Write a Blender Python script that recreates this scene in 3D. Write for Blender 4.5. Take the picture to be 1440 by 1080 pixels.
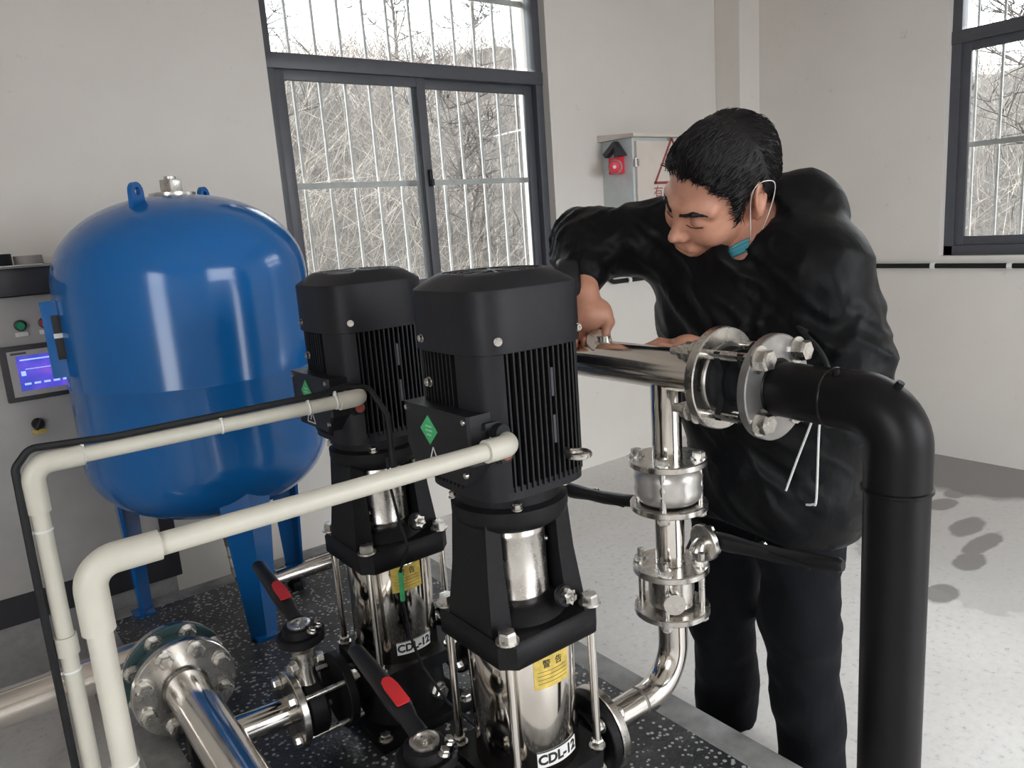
import bpy, bmesh, math, random
import numpy as np
from mathutils import Vector, Matrix
sc = bpy.context.scene
for o in list(bpy.data.objects): bpy.data.objects.remove(o)
col = sc.collection
PI = math.pi
V = Vector

# ------------------------------------------------------------------ camera
cam_d = bpy.data.cameras.new('camera'); cam_d.sensor_width = 36; cam_d.lens = 27.0; cam_d.clip_start = .02
cam = bpy.data.objects.new('camera', cam_d); col.objects.link(cam)
up = V((-381, 5243, -1080)).normalized()               # world axes seen from the camera (x right, y up, z forward)
ax = V((1461, 337, 1080)).normalized(); ax = (ax - up * ax.dot(up)).normalized()
ay = V((-(ax.y*up.z-ax.z*up.y), -(ax.z*up.x-ax.x*up.z), -(ax.x*up.y-ax.y*up.x)))
if ay.z < 0: ay = -ay
R = Matrix(((ax.x, ax.y, -ax.z), (ay.x, ay.y, -ay.z), (up.x, up.y, -up.z)))
cam.matrix_world = Matrix.Translation((0, 0, 1.35)) @ R.to_4x4()
sc.camera = cam

# ------------------------------------------------------------------ light
w = bpy.data.worlds.new('overcast_sky'); sc.world = w; w.use_nodes = True
nt = w.node_tree; nt.nodes.clear()
wo = nt.nodes.new('ShaderNodeOutputWorld'); bg = nt.nodes.new('ShaderNodeBackground')
tc = nt.nodes.new('ShaderNodeTexCoord'); sp = nt.nodes.new('ShaderNodeSeparateXYZ'); rp = nt.nodes.new('ShaderNodeValToRGB')
nt.links.new(tc.outputs['Generated'], sp.inputs[0]); nt.links.new(sp.outputs['Z'], rp.inputs[0])
rp.color_ramp.elements[0].position = 0.0; rp.color_ramp.elements[0].color = (.62, .65, .69, 1)
rp.color_ramp.elements[1].position = 0.9; rp.color_ramp.elements[1].color = (1, 1, 1, 1)
nt.links.new(rp.outputs[0], bg.inputs[0]); nt.links.new(bg.outputs[0], wo.inputs[0])
bg.inputs[1].default_value = 9.0
sc.view_settings.view_transform = 'Standard'; sc.view_settings.look = 'None'
sc.view_settings.gamma = 1; sc.view_settings.use_curve_mapping = False
sc.view_settings.exposure = 0.31
sc.cycles.max_bounces = 10; sc.cycles.diffuse_bounces = 6; sc.cycles.glossy_bounces = 5
sc.cycles.transparent_max_bounces = 10; sc.cycles.use_denoising = True
sc.cycles.caustics_reflective = False; sc.cycles.caustics_refractive = False
sc.cycles.sample_clamp_indirect = 6

def portal(loc, sx, sy, direction):
    l = bpy.data.lights.new('sky_portal', 'AREA'); l.shape = 'RECTANGLE'; l.size = sx; l.size_y = sy
    l.cycles.is_portal = True
    o = bpy.data.objects.new('sky_portal', l); col.objects.link(o); o.location = loc
    o.rotation_euler = V(direction).to_track_quat('-Z', 'Y').to_euler()
portal((1.94, 3.28, 1.75), 1.4, 1.5, (0, -1, 0))
portal((4.36, 1.13, 1.75), 1.4, 1.5, (-1, 0, 0))
portal((2.2, -2.5, 1.3), 2.4, 2.6, (0, 1, 0))
portal((-2.0, -1.1, 1.7), 1.7, 1.6, (1, 0, 0))

# ------------------------------------------------------------------ materials
def nodes(name):
    m = bpy.data.materials.new(name); m.use_nodes = True
    n = m.node_tree.nodes; return m, n, m.node_tree.links, n['Principled BSDF']
def sock(b, k, v):
    if k in b.inputs: b.inputs[k].default_value = v
def noise(n, l, scale, detail=4, rough=.55, vec=None):
    t = n.new('ShaderNodeTexNoise'); t.inputs['Scale'].default_value = scale; t.inputs['Detail'].default_value = detail
    t.inputs['Roughness'].default_value = rough
    if vec is not None: l.new(vec, t.inputs['Vector'])
    return t
def objvec(n, l, scale=(1, 1, 1)):
    t = n.new('ShaderNodeTexCoord'); mp = n.new('ShaderNodeMapping'); mp.inputs['Scale'].default_value = scale
    l.new(t.outputs['Object'], mp.inputs[0]); return mp.outputs[0]
def ramp(n, l, fac, stops):
    r = n.new('ShaderNodeValToRGB'); e = r.color_ramp.elements
    while len(e) < len(stops): e.new(.5)
    for q, (p, c) in zip(e, stops): q.position = p; q.color = (*c, 1) if len(c) == 3 else c
    l.new(fac, r.inputs[0]); return r.outputs[0]
def bump(n, l, b, h, strength=.3, dist=.01):
    k = n.new('ShaderNodeBump'); k.inputs['Strength'].default_value = strength; k.inputs['Distance'].default_value = dist
    l.new(h, k.inputs['Height']); l.new(k.outputs[0], b.inputs['Normal'])
def mat(name, c, rough=.5, metal=0., var=.12, scale=30, bmp=0., bscale=200, vec=(1, 1, 1), rvar=.0, spec=.5, coat=0., sheen=0.):
    m, n, l, b = nodes(name)
    v = objvec(n, l, vec); t = noise(n, l, scale, vec=v)
    lo = tuple(x * (1 - var) for x in c); hi = tuple(min(1, x * (1 + var)) for x in c)
    l.new(ramp(n, l, t.outputs[0], [(.3, lo), (.7, hi)]), b.inputs['Base Color'])
    b.inputs['Metallic'].default_value = metal; b.inputs['Roughness'].default_value = rough
    sock(b, 'Specular IOR Level', spec); sock(b, 'Coat Weight', coat); sock(b, 'Coat Roughness', .08); sock(b, 'Sheen Weight', sheen)
    if rvar:
        t2 = noise(n, l, scale * .6, vec=v)
        l.new(ramp(n, l, t2.outputs[0], [(.3, (rough - rvar,) * 3), (.7, (rough + rvar,) * 3)]), b.inputs['Roughness'])
    if bmp:
        t3 = noise(n, l, bscale, 3, vec=v); bump(n, l, b, t3.outputs[0], bmp, .004)
    return m
def wall_mat():
    m, n, l, b = nodes('wall_paint'); v = objvec(n, l)
    t = noise(n, l, 1.3, 6, .6, v); s = noise(n, l, 14, 6, .7, v)
    c1 = ramp(n, l, t.outputs[0], [(.3, (.69, .655, .61)), (.7, (.75, .72, .68))])
    c2 = ramp(n, l, s.outputs[0], [(.25, (.84, .80, .77)), (.36, (1, 1, 1))])
    mx = n.new('ShaderNodeMix'); mx.data_type = 'RGBA'; mx.blend_type = 'MULTIPLY'; mx.inputs[0].default_value = 1
    l.new(c1, mx.inputs[6]); l.new(c2, mx.inputs[7]); l.new(mx.outputs[2], b.inputs['Base Color'])
    b.inputs['Roughness'].default_value = .7; sock(b, 'Specular IOR Level', .3)
    bump(n, l, b, noise(n, l, 40, 4, .6, v).outputs[0], .12, .004); return m
def floor_mat():
    m, n, l, b = nodes('damp_concrete'); v = objvec(n, l)
    big = noise(n, l, .9, 5, .55, v); mid = noise(n, l, 2.2, 4, .5, v); fine = noise(n, l, 45, 4, .7, v); cl = noise(n, l, 7, 5, .6, v)
    sp = n.new('ShaderNodeSeparateXYZ'); l.new(v, sp.inputs[0])
    def math_(op, a_, b_=None):
        k = n.new('ShaderNodeMath'); k.operation = op
        for i, q in enumerate((a_, b_)):
            if q is None: continue
            if isinstance(q, (int, float)): k.inputs[i].default_value = q
            else: l.new(q, k.inputs[i])
        return k.outputs[0]
    # damp band along the foot of the right wall, and a shallow film of water in front of it
    wob = math_('MULTIPLY', math_('SUBTRACT', mid.outputs[0], .5), 1.1)
    e = math_('ADD', sp.outputs['X'], math_('ADD', wob, math_('MULTIPLY', sp.outputs['Y'], -.16)))
    damp = ramp(n, l, e, [(0, (0, 0, 0)), (1, (0, 0, 0))])
    def step(val, lo, hi):
        k = n.new('ShaderNodeMapRange'); k.inputs[1].default_value = lo; k.inputs[2].default_value = hi; k.clamp = True
        if not isinstance(val, (int, float)): l.new(val, k.inputs[0])
        return k.outputs[0]
    damp = step(e, 3.30, 3.48)
    film = step(e, 2.52, 2.56)
    wet = damp
    for cx, cy, rx, ry in ((3.65, 1.48, .13, .055), (3.42, 1.46, .10, .05), (3.25, 1.28, .13, .055), (3.12, 1.17, .15, .045), (2.92, 1.14, .10, .05), (2.60, 1.10, .09, .05), (2.22, 1.62, .08, .05)):
        dx = math_('DIVIDE', math_('SUBTRACT', sp.outputs['X'], cx), rx); dy = math_('DIVIDE', math_('SUBTRACT', sp.outputs['Y'], cy), ry)
        d = math_('ADD', math_('ADD', math_('MULTIPLY', dx, dx), math_('MULTIPLY', dy, dy)), math_('MULTIPLY', math_('SUBTRACT', cl.outputs[0], .5), 1.6))
        k = step(d, 1.15, .75); wet = math_('MAXIMUM', wet, math_('MULTIPLY', k, .8))
    dry = ramp(n, l, fine.outputs[0], [(.27, (.46, .45, .445)), (.41, (.78, .775, .77)), (.7, (.85, .845, .84))])
    dry2 = ramp(n, l, big.outputs[0], [(.35, (.84, .83, .81)), (.65, (1, 1, 1))])
    def mix(f, A, B, blend='MIX'):
        k = n.new('ShaderNodeMix'); k.data_type = 'RGBA'; k.blend_type = blend
        for i, q in ((0, f), (6, A), (7, B)):
            if isinstance(q, (int, float)): k.inputs[i].default_value = q
            elif isinstance(q, tuple): k.inputs[i].default_value = (*q, 1)
            else: l.new(q, k.inputs[i])
        return k.outputs[2]
    c = mix(1., dry, dry2, 'MULTIPLY'); c = mix(math_('MULTIPLY', film, .45), c, (.46, .455, .44)); c = mix(wet, c, (.20, .19, .185))
    l.new(c, b.inputs['Base Color'])
    r = math_('SUBTRACT', .44, math_('MULTIPLY', math_('MAXIMUM', film, wet), .22)); l.new(r, b.inputs['Roughness'])
    bump(n, l, b, fine.outputs[0], .1, .004); return m
def steel_mat(name, c=(.80, .76, .71), rough=.14, var=.1, vec=(1, 1, 1), sc_=18):
    m, n, l, b = nodes(name); v = objvec(n, l, vec)
    t = noise(n, l, sc_, 5, .6, v)
    l.new(ramp(n, l, t.outputs[0], [(.3, tuple(x * (1 - var) for x in c)), (.7, c)]), b.inputs['Base Color'])
    b.inputs['Metallic'].default_value = 1
    l.new(ramp(n, l, t.outputs[0], [(.3, (rough * .7,) * 3), (.75, (rough * 1.5,) * 3)]), b.inputs['Roughness'])
    bump(n, l, b, noise(n, l, 7, 2, .5, v).outputs[0], .06, .01); return m
def plate_mat():
    m, n, l, b = nodes('speckled_dark_plate'); v = objvec(n, l)
    vo = n.new('ShaderNodeTexVoronoi'); vo.inputs['Scale'].default_value = 70; l.new(v, vo.inputs['Vector'])
    pat = noise(n, l, 5, 5, .6, v)
    su = n.new('ShaderNodeMath'); su.operation = 'MULTIPLY_ADD'; l.new(pat.outputs[0], su.inputs[0]); su.inputs[1].default_value = -.55
    l.new(vo.outputs['Distance'], su.inputs[2])
    sp = ramp(n, l, su.outputs[0], [(.0, (1, 1, 1)), (.05, (0, 0, 0))])
    base = ramp(n, l, noise(n, l, 9, 6, .7, v).outputs[0], [(.3, (.018, .019, .022)), (.55, (.05, .052, .056)), (.75, (.13, .13, .135))])
    mx = n.new('ShaderNodeMix'); mx.data_type = 'RGBA'; l.new(sp, mx.inputs[0]); l.new(base, mx.inputs[6]); mx.inputs[7].default_value = (.5, .5, .5, 1)
    l.new(mx.outputs[2], b.inputs['Base Color']); b.inputs['Roughness'].default_value = .3
    bump(n, l, b, noise(n, l, 120, 3, .6, v).outputs[0], .5, .004); return m
def ground_mat():
    m, n, l, b = nodes('dry_hillside'); v = objvec(n, l)
    t = noise(n, l, 3.2, 8, .75, v); t2 = noise(n, l, 26, 6, .8, v)
    a = ramp(n, l, t.outputs[0], [(.3, (.075, .07, .068)), (.5, (.13, .12, .11)), (.72, (.21, .19, .172))])
    c = ramp(n, l, t2.outputs[0], [(.3, (.35, .35, .36)), (.6, (1.0, 1.0, 1.0))])
    mx = n.new('ShaderNodeMix'); mx.data_type = 'RGBA'; mx.blend_type = 'MULTIPLY'; mx.inputs[0].default_value = 1
    l.new(a, mx.inputs[6]); l.new(c, mx.inputs[7]); l.new(mx.outputs[2], b.inputs['Base Color']); b.inputs['Roughness'].default_value = .95
    bump(n, l, b, t2.outputs[0], .8, .08); return m
def glass_mat():
    m = bpy.data.materials.new('window_glass'); m.use_nodes = True; n = m.node_tree.nodes; l = m.node_tree.links; n.clear()
    o = n.new('ShaderNodeOutputMaterial'); t = n.new('ShaderNodeBsdfTransparent'); g = n.new('ShaderNodeBsdfGlossy'); f = n.new('ShaderNodeFresnel'); mx = n.new('ShaderNodeMixShader')
    t.inputs[0].default_value = (.93, .95, .95, 1); g.inputs['Roughness'].default_value = .02; f.inputs[0].default_value = 1.45
    l.new(f.outputs[0], mx.inputs[0]); l.new(t.outputs[0], mx.inputs[1]); l.new(g.outputs[0], mx.inputs[2]); l.new(mx.outputs[0], o.inputs[0]); return m
def screen_mat():
    m, n, l, b = nodes('lit_screen'); v = objvec(n, l)
    t = noise(n, l, 14, 2, .5, v)
    c = ramp(n, l, t.outputs[0], [(.35, (.03, .05, .45)), (.6, (.10, .07, .62)), (.75, (.25, .10, .55))])
    b.inputs['Base Color'].default_value = (.01, .01, .03, 1); l.new(c, b.inputs['Emission Color']); b.inputs['Emission Strength'].default_value = .9
    b.inputs['Roughness'].default_value = .2; return m
def skin_mat():
    m, n, l, b = nodes('skin'); v = objvec(n, l)
    t = noise(n, l, 30, 4, .6, v)
    l.new(ramp(n, l, t.outputs[0], [(.3, (.50, .235, .155)), (.7, (.62, .31, .21))]), b.inputs['Base Color'])
    b.inputs['Roughness'].default_value = .48; sock(b, 'Subsurface Weight', .12); sock(b, 'Subsurface Radius', (.012, .005, .003)); sock(b, 'Subsurface Scale', .5)
    bump(n, l, b, noise(n, l, 260, 3, .6, v).outputs[0], .12, .001); return m
def cloth_mat(name, c, rough, bs=26, st=.5, spec=.5):
    m, n, l, b = nodes(name); v = objvec(n, l, (1, 1, .7))
    t = noise(n, l, bs, 3, .5, v); t2 = noise(n, l, 900, 2, .5, v)
    l.new(ramp(n, l, t.outputs[0], [(.3, tuple(x * .8 for x in c)), (.7, c)]), b.inputs['Base Color'])
    b.inputs['Roughness'].default_value = rough; sock(b, 'Specular IOR Level', spec); sock(b, 'Sheen Weight', .02)
    a = n.new('ShaderNodeMath'); a.operation = 'MULTIPLY_ADD'; l.new(t2.outputs[0], a.inputs[0]); a.inputs[1].default_value = .03; l.new(t.outputs[0], a.inputs[2])
    bump(n, l, b, a.outputs[0], st, .015); return m

M = {}
M['wall'] = wall_mat(); M['floor'] = floor_mat(); M['plate'] = plate_mat(); M['ground'] = ground_mat(); M['glass'] = glass_mat()
M['steel'] = steel_mat('polished_stainless'); M['steel2'] = steel_mat('brushed_stainless', (.70, .67, .63), .26, .15)
M['sleeve'] = steel_mat('mirror_stainless_sleeve', (.78, .73, .67), .09, .08, (1, 1, .15))
M['zinc'] = steel_mat('zinc_bolt', (.72, .70, .66), .28, .2, (1, 1, 1), 60)
M['dullsteel'] = steel_mat('dull_steel', (.42, .41, .39), .36, .25, (1, 1, 1), 30)
M['blue'] = mat('blue_enamel', (.006, .125, .40), .17, 0, .06, 6, .05, 8, spec=.4, coat=.2)
M['iron'] = mat('black_cast_iron', (.008, .008, .009), .48, 0, .2, 60, .12, 260, spec=.22)
M['cover'] = mat('matt_black_cover', (.0135, .0135, .0165), .48, 0, .1, 60, .06, 500, spec=.25)
M['fin'] = mat('black_fin_paint', (.008, .008, .009), .42, 0, .15, 60, spec=.3)
M['plastic'] = mat('black_plastic', (.010, .010, .012), .4, 0, .15, 50, .08, 300, spec=.35)
M['rubber'] = mat('black_rubber', (.010, .011, .012), .55, 0, .2, 50, .1, 120, spec=.3)
M['hdpe'] = mat('black_pipe_plastic', (.0055, .0052, .006), .4, 0, .2, 8, .05, 12, rvar=.06, spec=.2)
M['pvc'] = mat('ivory_pipe_plastic', (.56, .54, .465), .4, 0, .05, 14, .03, 60)
M['red'] = mat('red_plastic', (.62, .03, .035), .4, 0, .1, 40)
M['redbright'] = mat('bright_red_plastic', (.75, .03, .06), .35, 0, .1, 40)
M['green'] = mat('green_plastic', (.01, .28, .12), .35, 0, .1, 40)
M['greenlabel'] = mat('green_sticker', (.06, .42, .16), .5, 0, .08, 80)
M['yellow'] = mat('yellow_sticker', (.62, .46, .10), .45, 0, .25, 60)
M['white'] = mat('white_sticker', (.75, .75, .73), .5, 0, .06, 60)
M['ink'] = mat('black_ink', (.015, .015, .015), .6, 0, .1, 60)
M['redink'] = mat('dark_red_ink', (.28, .06, .05), .6, 0, .1, 60)
M['teal'] = mat('teal_gasket', (.045, .085, .09), .45, 0, .2, 40, .1, 90)
M['frame'] = mat('dark_grey_aluminium', (.075, .078, .092), .4, 0, .06, 20)
M['bar'] = mat('white_painted_bar', (.80, .78, .75), .5, .0, .1, 30)
M['panel'] = mat('light_grey_enamel', (.44, .425, .41), .42, 0, .06, 10, .06, 400)
M['dark_panel'] = mat('dark_grey_enamel', (.035, .035, .042), .42, 0, .12, 20)
M['cabinet'] = mat('pale_grey_cabinet', (.56, .60, .60), .4, 0, .07, 12)
M['cabinet_door'] = mat('cream_cabinet_door', (.66, .60, .54), .45, 0, .05, 10)
M['grey'] = mat('mid_grey_plastic', (.30, .30, .30), .45, 0, .1, 40)
M['screen'] = screen_mat()
M['skin'] = skin_mat(); M['jacket'] = cloth_mat('black_nylon', (.004, .0044, .0052), .48, 18, .25, .15)
M['trousers'] = cloth_mat('black_cotton', (.0075, .008, .0105), .85, 14, .5, .12)
M['hair'] = mat('black_hair', (.009, .0075, .008), .5, 0, .4, 300, .2, 420, spec=.3)
M['lip'] = mat('lip', (.36, .13, .10), .45, 0, .1, 60)
M['mask'] = mat('blue_mask_cloth', (.10, .42, .50), .75, 0, .1, 40, .2, 300)
M['paper'] = mat('white_paper', (.75, .72, .68), .7, 0, .06, 20)
M['twig'] = mat('dry_twig', (.16, .138, .12), .9, 0, .5, 6)
M['bark'] = mat('dark_bark', (.07, .06, .055), .9, 0, .3, 8)
M['twig2'] = mat('pale_dry_twig', (.34, .31, .27), .9, 0, .4, 6)
M['tape'] = mat('grey_tape', (.33, .31, .30), .4, 0, .15, 30)
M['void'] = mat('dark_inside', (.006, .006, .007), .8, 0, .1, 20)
M['shoe'] = mat('black_leather', (.014, .013, .012), .4, 0, .2, 30)

# ------------------------------------------------------------------ mesh helpers
def frame_z(d):
    d = V(d).normalized(); q = d.to_track_quat('Z', 'Y'); return q.to_matrix().to_4x4()
class MB:
    def __init__(s): s.v = []; s.f = []
    def add(s, vs, fs, m=None):
        b = len(s.v)
        for p in vs: s.v.append(tuple(m @ V(p)) if m is not None else tuple(p))
        for q in fs: s.f.append(tuple(b + i for i in q))
        return s
    def box(s, c, d, m=None, ch=0.):
        x, y, z = (k / 2 for k in d); cx, cy, cz = c
        if ch <= 0:
            vs = [(cx + i * x, cy + j * y, cz + k * z) for i in (-1, 1) for j in (-1, 1) for k in (-1, 1)]
            return s.add(vs, [(0, 1, 3, 2), (4, 6, 7, 5), (0, 4, 5, 1), (2, 3, 7, 6), (0, 2, 6, 4), (1, 5, 7, 3)], m)
        bm = bmesh.new(); bmesh.ops.create_cube(bm, size=1)
        for v in bm.verts: v.co = V((cx + v.co.x * d[0], cy + v.co.y * d[1], cz + v.co.z * d[2]))
        bmesh.ops.bevel(bm, geom=list(bm.edges), offset=ch, segments=2, affect='EDGES', profile=.6)
        bm.verts.index_update(); vs = [v.co.copy() for v in bm.verts]; fs = [[v.index for v in f.verts] for f in bm.faces]; bm.free()
        return s.add(vs, fs, m)
    def loft(s, loops, m=None, cap0=True, cap1=True):
        n = len(loops[0]); vs = [p for L in loops for p in L]; fs = []
        for k in range(len(loops) - 1):
            for i in range(n):
                j = (i + 1) % n; fs.append((k * n + i, k * n + j, (k + 1) * n + j, (k + 1) * n + i))
        if cap0: fs.append(tuple(range(n - 1, -1, -1)))
        if cap1: fs.append(tuple((len(loops) - 1) * n + i for i in range(n)))
        return s.add(vs, fs, m)
    def lathe(s, prof, m=None, n=32, cap0=True, cap1=True):
        return s.loft([[(r * math.cos(2 * PI * i / n), r * math.sin(2 * PI * i / n), z) for i in range(n)] for r, z in prof], m, cap0, cap1)
    def prism(s, poly, z0, z1, m=None):
        return s.loft([[(x, y, z0) for x, y in poly], [(x, y, z1) for x, y in poly]], m)
    def tube(s, pts, r, n=16, cap=True, rs=None, flat=None):
        pts = [V(p) for p in pts]; loops = []; t = (pts[1] - pts[0]).normalized()
        u = t.orthogonal().normalized()
        for i, p in enumerate(pts):
            a = (pts[i] - pts[i - 1]).normalized() if i else None; b = (pts[i + 1] - pts[i]).normalized() if i < len(pts) - 1 else None
            d = (a + b).normalized() if a and b else (a or b)
            u = (u - d * u.dot(d)).normalized(); w_ = d.cross(u); k = rs[i] if rs else r
            loops.append([p + u * k * math.cos(2 * PI * j / n) + w_ * k * math.sin(2 * PI * j / n) for j in range(n)])
        return s.loft(loops, None, cap, cap)
def bend(pts, rad, seg=8):
    pts = [V(p) for p in pts]; out = [pts[0]]
    for i in range(1, len(pts) - 1):
        a = (pts[i - 1] - pts[i]).normalized(); b = (pts[i + 1] - pts[i]).normalized()
        ang = a.angle(b); d = rad / math.tan(ang / 2); p0 = pts[i] + a * d; p1 = pts[i] + b * d
        c = pts[i] + (a + b).normalized() * (rad / math.sin(ang / 2)); x0 = p0 - c; x1 = p1 - c; th = x0.angle(x1)
        for k in range(seg + 1):
            t = k / seg; out.append(c + x0 * (math.sin((1 - t) * th) / math.sin(th)) + x1 * (math.sin(t * th) / math.sin(th)))
    out.append(pts[-1]); return out
def arc(c, r, a0, a1, n, z=None): return [(c[0] + r * math.cos(a0 + (a1 - a0) * i / n), c[1] + r * math.sin(a0 + (a1 - a0) * i / n)) for i in range(n + 1)]
def sup(a, b, p, n, z, c=(0, 0)):
    out = []
    for i in range(n):
        t = 2 * PI * i / n; x, y = math.cos(t), math.sin(t)
        out.append((c[0] + a * math.copysign(abs(x) ** (2 / p), x), c[1] + b * math.copysign(abs(y) ** (2 / p), y), z))
    return out
LOC = {}
def finish(me, material, smooth=True, ang=38):
    me.validate(); me.materials.append(material)
    if smooth:
        me.shade_smooth(); me.set_sharp_from_angle(angle=math.radians(ang))
def mesh(name, mb, material, off=V((0, 0, 0)), smooth=True, ang=38):
    me = bpy.data.meshes.new(name)
    me.from_pydata([tuple(V(p) - off) for p in mb.v], [], mb.f)
    bm = bmesh.new(); bm.from_mesh(me); bmesh.ops.recalc_face_normals(bm, faces=bm.faces); bm.to_mesh(me); bm.free()
    finish(me, material, smooth, ang); return me
def link(o, parent=None):
    col.objects.link(o)
    if parent is not None: o.parent = parent
    return o
def tag(o, label=None, cat=None, group=None, kind=None):
    if label: o['label'] = label
    if cat: o['category'] = cat
    if group: o['group'] = group
    if kind: o['kind'] = kind
    return o
def thing(name, label, cat, loc, group=None):
    o = bpy.data.objects.new(name, None); o.empty_display_size = .05; col.objects.link(o); o.location = loc; LOC[o.name] = V(loc)
    return tag(o, label, cat, group)
def part(name, mb, m, parent=None, label=None, smooth=True, ang=38, loc=None):
    off = LOC[parent.name] if parent is not None else V(loc or (0, 0, 0))
    o = bpy.data.objects.new(name, mesh(name, mb, m, off, smooth, ang)); link(o, parent); LOC[o.name] = off
    if parent is None: o.location = off
    if label: o['label'] = label
    return o
def rawpart(name, me, parent, label=None):           # mesh given in world coordinates
    off = LOC[parent.name] if parent is not None else V((0, 0, 0))
    me.transform(Matrix.Translation(-off)); o = bpy.data.objects.new(name, me); link(o, parent); LOC[o.name] = off
    if label: o['label'] = label
    return o
def inst(name, me, parent, mw):                      # shared mesh placed by a world matrix
    o = bpy.data.objects.new(name, me); link(o, parent); LOC[o.name] = LOC[parent.name]
    o.matrix_local = Matrix.Translation(-LOC[parent.name]) @ mw; return o
def struct(name, mb, m, parent=None, smooth=False):
    o = part(name, mb, m, parent, smooth=smooth)
    if parent is None: o['kind'] = 'structure'
    return o
def copy_tree(o, parent=None):
    c = o.copy(); col.objects.link(c); c.parent = parent
    for ch in [x for x in bpy.data.objects if x.parent == o]: copy_tree(ch, c)
    return c
def text_mb(txt, size, bold=0.):
    cu = bpy.data.curves.new('lettering', 'FONT'); cu.body = txt; cu.size = size; cu.extrude = 0.0004; cu.offset = bold; cu.align_x = 'CENTER'; cu.align_y = 'CENTER'; cu.resolution_u = 3
    o = bpy.data.objects.new('lettering', cu); col.objects.link(o)
    dg = bpy.context.evaluated_depsgraph_get(); dg.update()
    me = bpy.data.meshes.new_from_object(o.evaluated_get(dg)); bpy.data.objects.remove(o)
    mb = MB(); mb.add([v.co.copy() for v in me.vertices], [tuple(p.vertices) for p in me.polygons]); bpy.data.meshes.remove(me); return mb
def moved(mb, m):
    o = MB(); o.v = [tuple(m @ V(p)) for p in mb.v]; o.f = list(mb.f); return o
def basis(x, y, z, o):
    x, y, z, o = map(V, (x, y, z, o)); return Matrix(((x.x, y.x, z.x, o.x), (x.y, y.y, z.y, o.y), (x.z, y.z, z.z, o.z), (0, 0, 0, 1)))
def onface(normal, o, upv=(0, 0, 1)):                # plane basis: x to the viewer's right, y up, z the normal
    n = V(normal).normalized(); y = V(upv); y = (y - n * y.dot(n)).normalized(); return basis(y.cross(n), y, n, o)
def hexmesh(name, r, h, m, washer=True):
    mb = MB(); z = 0
    if washer: mb.lathe([(r * 1.25, 0), (r * 1.25, h * .22)], n=16); z = h * .22
    mb.loft([[(k * r * math.cos(PI / 3 * i), k * r * math.sin(PI / 3 * i), q) for i in range(6)] for k, q in ((1, z), (1, z + h * .8), (.86, z + h))])
    mb.lathe([(r * .5, z + h), (r * .5, z + h * 1.02)], n=8)
    return mesh(name, mb, m, smooth=False)
def socketmesh(name, r, h, m):
    mb = MB(); mb.lathe([(r * 1.25, 0), (r * 1.25, h * .15), (r, h * .15), (r, h), (r * .55, h), (r * .5, h * .6)], n=16); return mesh(name, mb, m)
def studmesh(name, r, h, m):                          # nut with the threaded end standing out
    mb = MB(); mb.lathe([(r * 1.3, 0), (r * 1.3, h * .15)], n=16)
    mb.loft([[(r * math.cos(PI / 3 * i), r * math.sin(PI / 3 * i), q) for i in range(6)] for q in (h * .15, h * .7)])
    mb.lathe([(r * .55, h * .7), (r * .55, h * 1.6), (r * .45, h * 1.7)], n=10); return mesh(name, mb, m, ang=25)
HB = hexmesh('bolt', .0125, .012, M['zinc']); HBL = hexmesh('large_bolt', .0165, .017, M['zinc']); HBS = hexmesh('small_bolt', .008, .008, M['zinc'])
SB = socketmesh('cap_screw', .010, .018, M['zinc']); ST = studmesh('nut', .0125, .016, M['zinc']); SCR = socketmesh('screw', .0042, .004, M['zinc'])
def ring_dirs(axis, n, ph=0.):
    m = frame_z(axis).to_3x3(); return [m @ V((math.cos(ph + 2 * PI * i / n), math.sin(ph + 2 * PI * i / n), 0)) for i in range(n)]
def at(p, d): return Matrix.Translation(V(p)) @ frame_z(d)
def disc(mb, c, axis, r, t, ch=.002, n=44, hole=0):   # flange disc, its middle at c
    prof = [(r - ch, -t / 2), (r, -t / 2 + ch), (r, t / 2 - ch), (r - ch, t / 2)]
    return mb.lathe(prof, at(c, axis), n)
def rod(mb, a, b, r, n=12): return mb.tube([a, b], r, n)
def straps(name, pts, r, m, parent): pass

# ------------------------------------------------------------------ room shell
XL, XR, YF, YB, ZC, TH = -1.9, 4.12, -2.4, 3.05, 3.15, .24
def wall_x(name, y0, y1, x0, x1, holes):             # wall in the XZ plane with rectangular holes (xa, xb, za, zb)
    mb = MB(); hs = sorted(holes); x = x0
    for xa, xb, za, zb in hs:
        mb.box(((x + xa) / 2, (y0 + y1) / 2, ZC / 2), (xa - x, y1 - y0, ZC))
        if za > 0: mb.box(((xa + xb) / 2, (y0 + y1) / 2, za / 2), (xb - xa, y1 - y0, za))
        mb.box(((xa + xb) / 2, (y0 + y1) / 2, (zb + ZC) / 2), (xb - xa, y1 - y0, ZC - zb)); x = xb
    mb.box(((x + x1) / 2, (y0 + y1) / 2, ZC / 2), (x1 - x, y1 - y0, ZC)); return struct(name, mb, M['wall'])
def wall_y(name, x0, x1, y0, y1, holes):
    mb = MB(); y = y0
    for ya, yb, za, zb in sorted(holes):
        mb.box(((x0 + x1) / 2, (y + ya) / 2, ZC / 2), (x1 - x0, ya - y, ZC))
        if za > 0: mb.box(((x0 + x1) / 2, (ya + yb) / 2, za / 2), (x1 - x0, yb - ya, za))
        mb.box(((x0 + x1) / 2, (ya + yb) / 2, (zb + ZC) / 2), (x1 - x0, yb - ya, ZC - zb)); y = yb
    mb.box(((x0 + x1) / 2, (y + y1) / 2, ZC / 2), (x1 - x0, y1 - y, ZC)); return struct(name, mb, M['wall'])
W1 = (1.205, 2.632, 1.045, 2.55)                      # back window opening: x, x, z, z
W2 = (.42, 1.825, 1.045, 2.55)                        # right window opening: y, y, z, z
struct('floor', MB().box(((XL + XR) / 2, (YF + YB) / 2, -.06), (XR - XL + 2 * TH, YB - YF + 2 * TH, .12)), M['floor'])
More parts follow.
